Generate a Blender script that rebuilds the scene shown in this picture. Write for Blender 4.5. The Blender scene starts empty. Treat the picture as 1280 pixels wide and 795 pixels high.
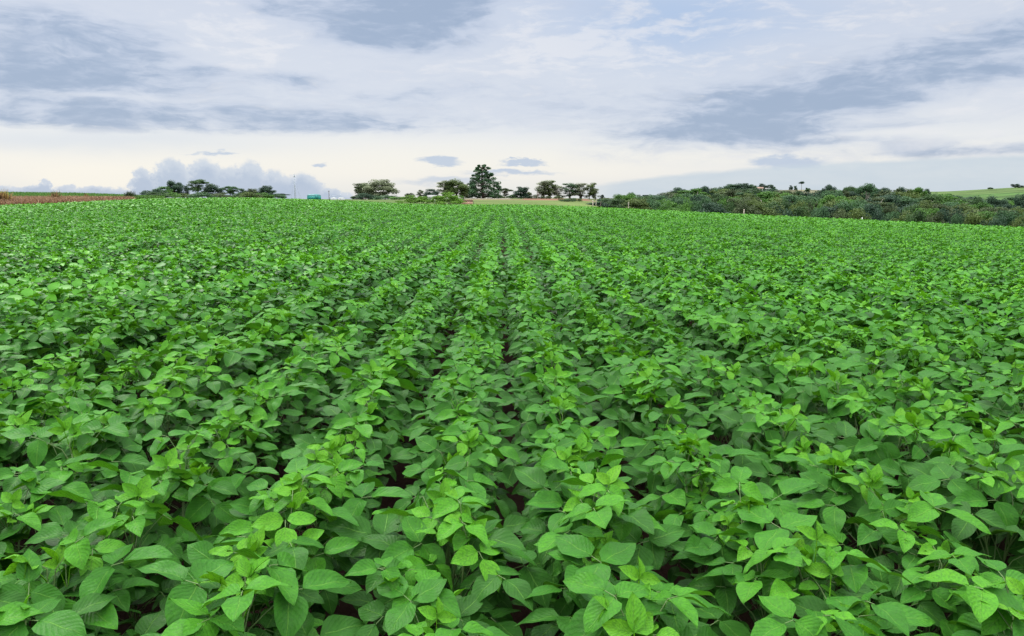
import bpy, math, random
import numpy as np
from mathutils import Vector

random.seed(7)
RNG = np.random.default_rng(7)
scene = bpy.context.scene
C = scene.collection
PI = math.pi

# ------------------------------------------------------------------ camera
EYE = 1.55                      # eye height above the soil, metres
CANOPY = 0.62                   # crop height
F = 925.0                       # focal length in photograph pixels
PITCH = math.atan((397.5 - 240.0) / F)
cam_data = bpy.data.cameras.new('camera')
cam = bpy.data.objects.new('camera', cam_data)
C.objects.link(cam)
cam.location = (0, 0, EYE)
cam.rotation_euler = (PI / 2 - PITCH, 0, 0)
cam_data.sensor_width = 36.0
cam_data.lens = 36.0 * F / 1280.0
cam_data.clip_start = 0.05
cam_data.clip_end = 20000
scene.camera = cam


def direction(px, py):
    """unit world direction of a photograph pixel"""
    a = (px - 640.0) / F
    b = (397.5 - py) / F
    f = Vector((0, math.cos(PITCH), -math.sin(PITCH)))
    u = Vector((0, math.sin(PITCH), math.cos(PITCH)))
    return (f + Vector((1, 0, 0)) * a + u * b).normalized()


def az_of(px, py=245.0):
    d = direction(px, py)
    return math.degrees(math.atan2(d.x, d.y))


def slope_of(px, py):
    d = direction(px, py)
    return d.z / math.hypot(d.x, d.y)


def ground_xy(px, D):
    a = math.radians(az_of(px))
    return D * math.sin(a), D * math.cos(a)


def metres(px, D, n):
    """size in metres of n pixels at distance D"""
    return n * D * math.cos(math.radians(az_of(px))) / F


# ------------------------------------------------------------------ terrain
def P(px, r, py):
    return EYE + r * slope_of(px, py)


COLS = [  # px, edge distance, edge py of the crop, five knots beyond it (r, py or ('z', height))
    (-400, 96, 262, [(102, 259), (111, 252.5), (126, 248), (230, 241), (3000, 243)]),
    (0, 100, 257.3, [(106, 254.3), (114, 250.3), (128, 246.8), (230, 241.2), (3000, 243)]),
    (90, 105, 253.5, [(110, 251.8), (118, 249.4), (135, 246.6), (230, 242.2), (3000, 243.5)]),
    (160, 110, 250, [(115, 249.8), (124, 248.6), (140, 247.5), (230, 244.5), (3000, 246)]),
    (200, 116, 248.5, [(122, 248.5), (135, 248), (160, 247.5), (230, 247), (3000, 248)]),
    (300, 125, 247.3, [(140, 249), (180, 249), (250, 249), (330, 248.6), (3000, 248.5)]),
    (440, 125, 251.3, [(140, 251.5), (180, 251), (250, 250.3), (330, 249.6), (3000, 249)]),
    (500, 122, 254.8, [(140, 254), (180, 252.7), (250, 250.5), (330, 249), (3000, 249)]),
    (560, 120, 256.4, [(150, 255), (190, 252.5), (260, 249.7), (360, 248), (3000, 248)]),
    (640, 120, 255.8, [(160, 253.8), (230, 251), (300, 248.8), (400, 247.2), (3000, 247.8)]),
    (740, 115, 258.8, [(160, 255.7), (230, 252), (300, 249.5), (400, 248), (3000, 248.5)]),
    (775, 110, 260.8, [(150, ('z', -3)), (190, ('z', -5)), (260, ('z', -5.5)), (400, ('z', -3.5)), (3000, 248)]),
    (900, 95, 267.0, [(130, ('z', -6)), (180, ('z', -10)), (300, ('z', -8.5)), (450, 240), (3000, 246)]),
    (1000, 88, 271.7, [(120, ('z', -6)), (175, ('z', -11)), (320, ('z', -8)), (470, 236.8), (3000, 244)]),
    (1100, 80, 276.3, [(115, ('z', -6.5)), (170, ('z', -11.5)), (330, ('z', -8)), (600, 239.5), (3000, 244)]),
    (1180, 75, 280.3, [(110, ('z', -6.5)), (165, ('z', -11.5)), (320, ('z', -8)), (600, 239.5), (3000, 244)]),
    (1280, 70, 285.4, [(105, ('z', -6.5)), (160, ('z', -11.5)), (300, ('z', -7.5)), (600, 233.5), (3000, 243)]),
    (1500, 66, 293.4, [(100, ('z', -6.5)), (155, ('z', -11.5)), (300, ('z', -7)), (600, 229), (3000, 243)]),
]
H0 = EYE - CANOPY
AZ_STEP = 0.25
AZ = np.arange(-180, 180 + AZ_STEP / 2, AZ_STEP)
RG = np.concatenate([np.linspace(0, 60, 61), np.linspace(61, 260, 200), np.linspace(264, 700, 110),
                     np.geomspace(720, 3000, 30)])
_caz = np.array([az_of(c[0]) for c in COLS])
_cR = np.array([c[1] for c in COLS], float)
_cD = np.array([-slope_of(c[0], c[2]) for c in COLS])
_kr = np.array([[k[0] for k in c[3]] for c in COLS], float)
_kz = np.array([[k[1][1] if isinstance(k[1], tuple) else P(c[0], k[0], k[1]) for k in c[3]] for c in COLS])


def _smooth(a, n):
    k = np.hanning(2 * n + 3)[1:-1]
    k /= k.sum()
    pad = np.pad(a, [(n, n)] + [(0, 0)] * (a.ndim - 1), mode='edge')
    out = np.zeros_like(a)
    for i, w in enumerate(k):
        out += w * pad[i:i + len(a)]
    return out


_azR = _smooth(np.interp(AZ, _caz, _cR), 6)
_azD = _smooth(np.interp(AZ, _caz, _cD), 6)
_azkr = _smooth(np.stack([np.interp(AZ, _caz, _kr[:, i]) for i in range(5)], 1), 4)
_azkz = _smooth(np.stack([np.interp(AZ, _caz, _kz[:, i]) for i in range(5)], 1), 4)
ZT = np.zeros((len(AZ), len(RG)))
for i in range(len(AZ)):
    R = _azR[i]
    c = 0.9 * H0 / R ** 2
    s = _azD[i] - H0 / R - c * R
    zin = -s * RG - c * RG ** 2
    ze = -s * R - c * R * R
    zout = np.interp(RG, np.concatenate([[R], _azkr[i]]), np.concatenate([[ze], _azkz[i]]))
    ZT[i] = np.where(RG < R, zin, zout)


def zground(x, y):
    x = np.asarray(x, float)
    y = np.asarray(y, float)
    r = np.hypot(x, y)
    a = (np.degrees(np.arctan2(x, y)) + 180) / AZ_STEP
    i = np.clip(a.astype(int), 0, len(AZ) - 2)
    fa = a - i
    j = np.clip(np.searchsorted(RG, r, side='right') - 1, 0, len(RG) - 2)
    fr = np.clip((r - RG[j]) / (RG[j + 1] - RG[j]), 0, 1)
    return ((ZT[i, j] * (1 - fr) + ZT[i, j + 1] * fr) * (1 - fa)
            + (ZT[i + 1, j] * (1 - fr) + ZT[i + 1, j + 1] * fr) * fa)


def edge_r(x, y):
    return np.interp(np.degrees(np.arctan2(x, y)), AZ, _azR)


def zg(x, y):
    return float(zground(np.array([x]), np.array([y]))[0])


# ------------------------------------------------------------------ mesh helpers
class MB:
    """gathers quads and triangles with a per-vertex tone and uv, becomes ONE mesh"""
    def __init__(self):
        self.v, self.q, self.t, self.tone, self.uv, self.n = [], [], [], [], [], 0

    def add(self, V, Q=None, T=None, tone=0.5, uv=None):
        V = np.asarray(V, float).reshape(-1, 3)
        self.v.append(V)
        if Q is not None and len(Q):
            self.q.append(np.asarray(Q, int).reshape(-1, 4) + self.n)
        if T is not None and len(T):
            self.t.append(np.asarray(T, int).reshape(-1, 3) + self.n)
        self.tone.append(np.broadcast_to(np.asarray(tone, float), (len(V),)))
        self.uv.append(np.zeros((len(V), 2)) if uv is None else np.asarray(uv, float))
        self.n += len(V)

    def arrays(self):
        V = np.concatenate(self.v)
        Q = np.concatenate(self.q) if self.q else np.zeros((0, 4), int)
        T = np.concatenate(self.t) if self.t else np.zeros((0, 3), int)
        return V, Q, T, np.concatenate(self.tone), np.concatenate(self.uv)

    # simple solids -------------------------------------------------
    def box(self, c, s, rz=0.0, taper=1.0, tone=0.5):
        x, y, z = s[0] / 2, s[1] / 2, s[2] / 2
        t = taper
        V = np.array([[-x, -y, -z], [x, -y, -z], [x, y, -z], [-x, y, -z],
                      [-x * t, -y * t, z], [x * t, -y * t, z], [x * t, y * t, z], [-x * t, y * t, z]])
        ca, sa = math.cos(rz), math.sin(rz)
        V = V @ np.array([[ca, sa, 0], [-sa, ca, 0], [0, 0, 1]]) + np.array(c)
        self.add(V, [[0, 3, 2, 1], [4, 5, 6, 7], [0, 1, 5, 4], [1, 2, 6, 5], [2, 3, 7, 6], [3, 0, 4, 7]], tone=tone)

    def tube(self, pts, radii, n=6, tone=0.5, cap=True):
        pts = np.asarray(pts, float)
        radii = np.broadcast_to(np.asarray(radii, float), (len(pts),))
        d = np.gradient(pts, axis=0)
        d /= np.linalg.norm(d, axis=1)[:, None] + 1e-9
        ref = np.array([0.31, 0.95, 0.05]) if abs(d[0, 2]) > 0.7 else np.array([0, 0, 1.0])
        a = np.cross(d, ref)
        a /= np.linalg.norm(a, axis=1)[:, None] + 1e-9
        b = np.cross(d, a)
        th = np.arange(n) * 2 * PI / n
        V = pts[:, None, :] + radii[:, None, None] * (np.cos(th)[None, :, None] * a[:, None, :] + np.sin(th)[None, :, None] * b[:, None, :])
        m = len(pts)
        Q = []
        for i in range(m - 1):
            for j in range(n):
                k = (j + 1) % n
                Q.append([i * n + j, i * n + k, (i + 1) * n + k, (i + 1) * n + j])
        T = []
        V = V.reshape(-1, 3)
        if cap:
            V = np.concatenate([V, pts[:1], pts[-1:]])
            for j in range(n):
                k = (j + 1) % n
                T.append([m * n, k, j])
                T.append([m * n + 1, (m - 1) * n + j, (m - 1) * n + k])
        self.add(V, Q, T, tone=tone)


def to_mesh(name, V, Q, T, tone=None, uv=None, mat=None, smooth=False, extra=None):
    me = bpy.data.meshes.new(name)
    nq, nt = len(Q), len(T)
    me.vertices.add(len(V))
    me.vertices.foreach_set('co', np.ascontiguousarray(V, dtype=np.float32).ravel())
    me.loops.add(nq * 4 + nt * 3)
    li = np.concatenate([np.asarray(Q, np.int32).ravel(), np.asarray(T, np.int32).ravel()])
    me.loops.foreach_set('vertex_index', li.astype(np.int32))
    me.polygons.add(nq + nt)
    starts = np.concatenate([np.arange(nq) * 4, nq * 4 + np.arange(nt) * 3]).astype(np.int32)
    me.polygons.foreach_set('loop_start', starts)
    if smooth:
        me.polygons.foreach_set('use_smooth', np.ones(nq + nt, dtype=bool))
    me.update(calc_edges=True)
    if tone is not None:
        at = me.attributes.new('tone', 'FLOAT', 'POINT')
        at.data.foreach_set('value', np.ascontiguousarray(tone, dtype=np.float32))
    if extra is not None:
        at = me.attributes.new('col', 'FLOAT_COLOR', 'POINT')
        at.data.foreach_set('color', np.ascontiguousarray(extra, dtype=np.float32).ravel())
    if uv is not None:
        ul = me.uv_layers.new(name='UVMap')
        ul.data.foreach_set('uv', np.ascontiguousarray(uv[li], dtype=np.float32).ravel())
    if mat is not None:
        me.materials.append(mat)
    return me


def mesh_of(name, mb, mat, smooth=False, uv=False):
    V, Q, T, tone, u = mb.arrays()
    return to_mesh(name, V, Q, T, tone, u if uv else None, mat, smooth)


def obj(name, me, parent=None, loc=None):
    o = bpy.data.objects.new(name, me)
    C.objects.link(o)
    if parent is not None:
        o.parent = parent
    if loc is not None:
        o.location = loc
    return o


def thing(name, label, cat, loc=(0, 0, 0), rz=0.0, group=None, scale=None):
    o = bpy.data.objects.new(name, None)
    C.objects.link(o)
    o.empty_display_size = 0.2
    o.location = loc
    o.rotation_euler = (0, 0, rz)
    if scale is not None:
        o.scale = scale
    tag(o, label, cat, group)
    return o


def tag(o, label, cat=None, group=None, kind=None):
    o['label'] = label
    if cat:
        o['category'] = cat
    if group:
        o['group'] = group
    if kind:
        o['kind'] = kind
    return o


# ------------------------------------------------------------------ node helpers
class NT:
    def __init__(self, tree):
        self.t = tree
        self.n = tree.nodes
        self.l = tree.links

    def node(self, typ, **kw):
        nd = self.n.new(typ)
        for k, v in kw.items():
            setattr(nd, k, v)
        return nd

    def put(self, sock, v):
        if isinstance(v, bpy.types.NodeSocket):
            self.l.new(v, sock)
        else:
            sock.default_value = v

    def m(self, op, a, b=None, c=None, clamp=False):
        nd = self.node('ShaderNodeMath', operation=op, use_clamp=clamp)
        self.put(nd.inputs[0], a)
        if b is not None:
            self.put(nd.inputs[1], b)
        if c is not None:
            self.put(nd.inputs[2], c)
        return nd.outputs[0]

    def vm(self, op, a, b=None, out=0):
        nd = self.node('ShaderNodeVectorMath', operation=op)
        self.put(nd.inputs[0], a)
        if b is not None:
            self.put(nd.inputs[1], b)
        return nd.outputs[out]

    def xyz(self, x, y, z=0.0):
        nd = self.node('ShaderNodeCombineXYZ')
        for s, v in zip(nd.inputs, (x, y, z)):
            self.put(s, v)
        return nd.outputs[0]

    def noise(self, vec, scale, detail=4.0, rough=0.5, dist=0.0, color=False):
        nd = self.node('ShaderNodeTexNoise')
        if vec is not None:
            self.put(nd.inputs['Vector'], vec)
        nd.inputs['Scale'].default_value = scale
        nd.inputs['Detail'].default_value = detail
        nd.inputs['Roughness'].default_value = rough
        nd.inputs['Distortion'].default_value = dist
        return nd.outputs['Color' if color else 'Fac']

    def step(self, v, a, b):
        nd = self.node('ShaderNodeMapRange', interpolation_type='SMOOTHSTEP')
        self.put(nd.inputs['Value'], v)
        nd.inputs['From Min'].default_value = a
        nd.inputs['From Max'].default_value = b
        return nd.outputs[0]

    def mix(self, f, a, b, blend='MIX'):
        nd = self.node('ShaderNodeMix', data_type='RGBA', blend_type=blend)
        self.put(nd.inputs[0], f)
        for s, v in ((nd.inputs[6], a), (nd.inputs[7], b)):
            if isinstance(v, (tuple, list)):
                v = tuple(v) + (1.0,) if len(v) == 3 else tuple(v)
            self.put(s, v)
        return nd.outputs[2]

    def ramp(self, f, stops):
        nd = self.node('ShaderNodeValToRGB')
        e = nd.color_ramp.elements
        while len(e) < len(stops):
            e.new(0.5)
        for el, (p, c) in zip(e, stops):
            el.position = p
            el.color = tuple(c) + (1.0,)
        self.put(nd.inputs[0], f)
        return nd.outputs[0]

    def attr(self, name, out='Fac'):
        nd = self.node('ShaderNodeAttribute', attribute_name=name)
        return nd.outputs[out]


def new_mat(name):
    m = bpy.data.materials.new(name)
    m.use_nodes = True
    t = NT(m.node_tree)
    bsdf = m.node_tree.nodes['Principled BSDF']
    return m, t, bsdf


def plain_mat(name, col, rough=0.7, var=0.25, scale=3.0, metal=0.0, bump=0.2):
    m, t, b = new_mat(name)
    tc = t.node('ShaderNodeTexCoord').outputs['Object']
    n = t.noise(tc, scale, 5, 0.6)
    dark = tuple(c * (1 - var) for c in col)
    lite = tuple(min(1, c * (1 + var)) for c in col)
    t.put(b.inputs['Base Color'], t.mix(n, dark, lite))
    b.inputs['Roughness'].default_value = rough
    b.inputs['Metallic'].default_value = metal
    if bump:
        bn = t.node('ShaderNodeBump')
        bn.inputs['Strength'].default_value = bump
        bn.inputs['Distance'].default_value = 0.02
        t.put(bn.inputs['Height'], t.noise(tc, scale * 6, 4, 0.6))
        t.put(b.inputs['Normal'], bn.outputs[0])
    return m


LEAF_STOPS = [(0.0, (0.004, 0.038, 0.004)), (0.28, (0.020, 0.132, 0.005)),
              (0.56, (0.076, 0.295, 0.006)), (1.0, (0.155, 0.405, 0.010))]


def leaf_mat(name, veins):
    m, t, b = new_mat(name)
    tone = t.attr('tone')
    rnd = t.node('ShaderNodeObjectInfo').outputs['Random']
    geo = t.node('ShaderNodeNewGeometry')
    pos = geo.outputs['Position']
    n = t.noise(pos, 9.0, 2, 0.5)
    big = t.noise(pos, 0.55, 2, 0.5)
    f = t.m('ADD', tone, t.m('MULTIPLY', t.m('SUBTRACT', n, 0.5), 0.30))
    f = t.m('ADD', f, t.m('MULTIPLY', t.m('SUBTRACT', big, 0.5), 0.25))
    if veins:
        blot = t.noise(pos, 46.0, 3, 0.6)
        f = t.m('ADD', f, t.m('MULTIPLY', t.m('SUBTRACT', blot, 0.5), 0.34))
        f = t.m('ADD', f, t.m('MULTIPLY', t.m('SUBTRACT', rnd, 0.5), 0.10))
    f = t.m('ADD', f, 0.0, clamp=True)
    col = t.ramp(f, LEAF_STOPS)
    bump_out = None
    if veins:
        uv = t.node('ShaderNodeUVMap', uv_map='UVMap').outputs[0]
        sp = t.node('ShaderNodeSeparateXYZ')
        t.put(sp.inputs[0], uv)
        u, v = sp.outputs[0], sp.outputs[1]
        av = t.m('ABSOLUTE', t.m('SUBTRACT', v, 0.5))               # 0 at the midrib, 0.5 at the margin
        mid = t.m('SUBTRACT', 1.0, t.step(av, 0.008, 0.030))
        ph = t.m('MULTIPLY', t.m('SUBTRACT', u, t.m('MULTIPLY', av, 0.75)), 8.0)
        fr = t.m('ABSOLUTE', t.m('SUBTRACT', t.m('FRACT', ph), 0.5))  # 0.5 at a side vein
        side = t.step(fr, 0.42, 0.5)
        net = t.noise(t.vm('MULTIPLY', pos, (1, 1, 1)), 170.0, 2, 0.6)
        dk = t.m('MULTIPLY', t.step(fr, 0.30, 0.42), t.m('SUBTRACT', 1.0, side))
        col = t.mix(t.m('MULTIPLY', dk, 0.30), col, (0.006, 0.06, 0.006))
        vein = t.m('MAXIMUM', mid, t.m('MULTIPLY', side, 0.35))
        col = t.mix(t.m('MULTIPLY', vein, 0.48), col, (0.17, 0.36, 0.05))
        col = t.mix(t.m('MULTIPLY', t.step(net, 0.46, 0.64), 0.75), col, t.mix(0.55, col, (0.006, 0.05, 0.008)))
        h = t.m('ADD', t.m('MULTIPLY', t.m('COSINE', t.m('MULTIPLY', ph, 2 * PI)), -0.16),
                t.m('MULTIPLY', net, 1.0))
        h = t.m('SUBTRACT', h, t.m('MULTIPLY', mid, 0.8))
        bn = t.node('ShaderNodeBump')
        bn.inputs['Strength'].default_value = 0.5
        bn.inputs['Distance'].default_value = 0.003
        t.put(bn.inputs['Height'], h)
        bump_out = bn.outputs[0]
    # the underside of a soybean leaf is paler and greyer
    back = t.mix(0.35, col, (0.07, 0.19, 0.035))
    colf = t.mix(geo.outputs['Backfacing'], col, back)
    t.put(b.inputs['Base Color'], colf)
    b.inputs['Roughness'].default_value = 0.36
    b.inputs['Specular IOR Level'].default_value = 0.075
    tr = t.node('ShaderNodeBsdfTranslucent')
    t.put(tr.inputs['Color'], t.mix(0.35, col, (0.16, 0.42, 0.02)))
    if bump_out is not None:
        t.put(b.inputs['Normal'], bump_out)
    mx = t.node('ShaderNodeMixShader')
    mx.inputs[0].default_value = 0.19
    t.l.new(b.outputs[0], mx.inputs[1])
    t.l.new(tr.outputs[0], mx.inputs[2])
    out = m.node_tree.nodes['Material Output']
    t.l.new(mx.outputs[0], out.inputs[0])
    return m


def crown_mat(name, lo, hi):
    m, t, b = new_mat(name)
    tone = t.attr('tone')
    oi = t.node('ShaderNodeObjectInfo').outputs['Random']
    f = t.m('ADD', tone, t.m('MULTIPLY', t.m('SUBTRACT', oi, 0.5), 0.2), clamp=True)
    t.put(b.inputs['Base Color'], t.mix(f, lo, hi))
    b.inputs['Roughness'].default_value = 0.6
    b.inputs['Specular IOR Level'].default_value = 0.2
    tr = t.node('ShaderNodeBsdfTranslucent')
    t.put(tr.inputs['Color'], t.mix(f, lo, hi))
    mx = t.node('ShaderNodeMixShader')
    mx.inputs[0].default_value = 0.34
    t.l.new(b.outputs[0], mx.inputs[1])
    t.l.new(tr.outputs[0], mx.inputs[2])
    t.l.new(mx.outputs[0], m.node_tree.nodes['Material Output'].inputs[0])
    return m


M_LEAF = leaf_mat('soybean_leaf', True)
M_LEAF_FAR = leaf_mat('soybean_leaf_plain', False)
M_STEM = plain_mat('soybean_stem', (0.10, 0.17, 0.045), 0.6, 0.3, 20)

CROWN = {
    'dark': crown_mat('dark_foliage', (0.020, 0.048, 0.017), (0.075, 0.145, 0.047)),
    'blue': crown_mat('bluish_foliage', (0.023, 0.064, 0.027), (0.089, 0.179, 0.075)),
    'olive': crown_mat('olive_foliage', (0.039, 0.068, 0.017), (0.135, 0.194, 0.053)),
    'grey': crown_mat('greyish_foliage', (0.033, 0.051, 0.021), (0.107, 0.148, 0.062)),
    'bright': crown_mat('bright_foliage', (0.031, 0.088, 0.014), (0.118, 0.260, 0.047)),
    'lime': crown_mat('lime_foliage', (0.050, 0.125, 0.014), (0.160, 0.310, 0.034)),
    'navy': crown_mat('deep_blue_green_foliage', (0.017, 0.043, 0.027), (0.064, 0.118, 0.068)),
    'euc': crown_mat('eucalyptus_foliage', (0.084, 0.109, 0.059), (0.252, 0.287, 0.168)),
    'straw': crown_mat('straw', (0.130, 0.070, 0.042), (0.400, 0.260, 0.150)),
    'cane': crown_mat('cane_leaves', (0.030, 0.090, 0.012), (0.110, 0.220, 0.040)),
}
M_BARK = plain_mat('brown_bark', (0.10, 0.075, 0.055), 0.9, 0.4, 2.0)
M_PALE_BARK = plain_mat('pale_bark', (0.32, 0.29, 0.25), 0.85, 0.3, 2.0)

# ------------------------------------------------------------------ ground sheet
def build_ground():
    az = np.concatenate([np.arange(-180, -46, 3.0), np.arange(-46, 46.01, 0.25), np.arange(49, 180, 3.0), [180.0]])
    r = np.concatenate([[0.3], np.linspace(0.8, 8, 28), np.linspace(8.5, 60, 60), np.linspace(61, 260, 160),
                        np.linspace(266, 700, 70), np.geomspace(740, 3000, 16)])
    A, RR = np.meshgrid(np.radians(az), r, indexing='ij')
    X, Y = RR * np.sin(A), RR * np.cos(A)
    Z = zground(X.ravel(), Y.ravel()).reshape(X.shape)
    # fine relief of the soil close by: low ridges along the rows and clods
    near = np.clip(1 - RR / 40, 0, 1)
    Z = Z + near * 0.012 * np.sin((X) * 2 * PI / 0.5)
    na, nr = X.shape
    idx = np.arange(na * nr).reshape(na, nr)
    Q = np.stack([idx[:-1, :-1], idx[1:, :-1], idx[1:, 1:], idx[:-1, 1:]], -1).reshape(-1, 4)[:, ::-1]
    # zones: bare soil under the crop, pasture, ploughed strip, cane, hill grass
    E = edge_r(X, Y)
    adeg = np.degrees(A)
    col = np.zeros(X.shape + (4,))
    col[..., 3] = 1
    def setc(mask, c):
        for k in range(3):
            col[..., k] = np.where(mask, c[k], col[..., k])
    soil = (0.036, 0.017, 0.012)
    setc(np.ones_like(X, bool), (0.085, 0.125, 0.035))
    setc(RR < E + 0.3, soil)
    la = az_of(200)
    setc((RR >= E + 0.3) & (adeg < la) & (RR < E + 17), (0.17, 0.085, 0.052))
    setc((RR >= E + 17) & (adeg < la), (0.050, 0.130, 0.022))
    c0, c1 = az_of(575), az_of(765)
    cen = (adeg > c0) & (adeg < c1)
    setc(cen & (RR >= E + 0.3) & (RR < 250), (0.105, 0.145, 0.040))
    setc(cen & (RR >= 250) & (RR < 300), (0.150, 0.125, 0.060))
    setc(cen & (RR >= 262) & (RR < 345) & (adeg > az_of(655)) & (adeg < az_of(735)), (0.185, 0.095, 0.062))
    setc(cen & (RR >= 300) & (RR < 345) & (adeg < az_of(640)), (0.300, 0.270, 0.230))
    setc(cen & (RR >= 345), (0.110, 0.120, 0.050))
    hill = (adeg > az_of(1150)) & (RR > 330)
    setc(hill, (0.062, 0.125, 0.030))
    setc(hill & (RR > 520), (0.078, 0.128, 0.036))
    setc(hill & (RR > 440) & (RR < 480), (0.055, 0.105, 0.028))
    setc((adeg > az_of(955)) & (adeg < az_of(1030)) & (RR > 380), (0.140, 0.135, 0.080))
    m, t, b = new_mat('ground')
    base = t.attr('col', 'Color')
    pos = t.node('ShaderNodeNewGeometry').outputs['Position']
    n1 = t.noise(t.vm('MULTIPLY', pos, (1, 2.5, 1)), 0.035, 6, 0.65)
    n2 = t.noise(pos, 1.4, 5, 0.65)
    n3 = t.noise(pos, 28.0, 6, 0.7)
    f = t.m('ADD', t.m('MULTIPLY', t.step(n1, 0.25, 0.75), 0.9), t.m('ADD', t.m('MULTIPLY', n2, 0.55), t.m('MULTIPLY', n3, 0.55)))
    f = t.m('SUBTRACT', f, 0.15)
    c = t.vm('SCALE', base)
    sc = c.node
    t.put(sc.inputs['Scale'], f)
    t.put(b.inputs['Base Color'], c)
    b.inputs['Roughness'].default_value = 0.95
    b.inputs['Specular IOR Level'].default_value = 0.1
    bn = t.node('ShaderNodeBump')
    bn.inputs['Strength'].default_value = 0.8
    bn.inputs['Distance'].default_value = 0.03
    t.put(bn.inputs['Height'], n3)
    t.put(b.inputs['Normal'], bn.outputs[0])
    me = to_mesh('ground', np.stack([X, Y, Z], -1).reshape(-1, 3), Q, np.zeros((0, 3), int), mat=m, smooth=True,
                 extra=col.reshape(-1, 4))
    o = obj('ground', me)
    tag(o, 'reddish brown soil of the field running on into pasture and hills', kind='structure')
    return o


build_ground()

# ------------------------------------------------------------------ soybean plants
def unit(v):
    return v / (np.linalg.norm(v) + 1e-9)


def rot_about(v, k, a):
    return v * math.cos(a) + np.cross(k, v) * math.sin(a) + k * np.dot(k, v) * (1 - math.cos(a))


def leaflet(mb, rng, o, d, n, L, W, tone, nu, nv, fold=0.18, droop=0.15, cup=0.0):
    """one ovate leaflet: base o, direction d, upper-side normal n"""
    d = unit(d)
    n = unit(n - d * np.dot(n, d))
    s = np.cross(d, n)
    u = np.linspace(0, 1, nu)
    prof = (u ** 0.50) * ((1 - u) ** 1.0) * (1 + 0.35 * u)
    prof = prof / prof.max()
    prof = np.maximum(prof, 0.0)
    v = np.linspace(-1, 1, nv)
    U, Vv = np.meshgrid(u, v, indexing='ij')
    w = W / 2 * prof[:, None] * Vv
    ph = rng.uniform(0, 6.28)
    z = fold * np.abs(w) - droop * L * U ** 2 + 0.035 * L * np.sin(U * 7 + ph) * np.abs(Vv) * np.sign(Vv) * 0.8
    z += 0.02 * L * np.sin(U * 12 + ph * 2 + Vv * 2)
    z -= cup * L * Vv ** 2 * prof[:, None]
    bend = rng.normal(0, 0.06) * L * U ** 2
    Pn = o + (U * L)[..., None] * d + (w + bend)[..., None] * s + z[..., None] * n
    idx = np.arange(nu * nv).reshape(nu, nv)
    Q = np.stack([idx[:-1, :-1], idx[:-1, 1:], idx[1:, 1:], idx[1:, :-1]], -1).reshape(-1, 4)[:, ::-1]
    mb.add(Pn.reshape(-1, 3), Q, tone=tone, uv=np.stack([U.ravel(), (Vv.ravel() + 1) / 2], 1))


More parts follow.
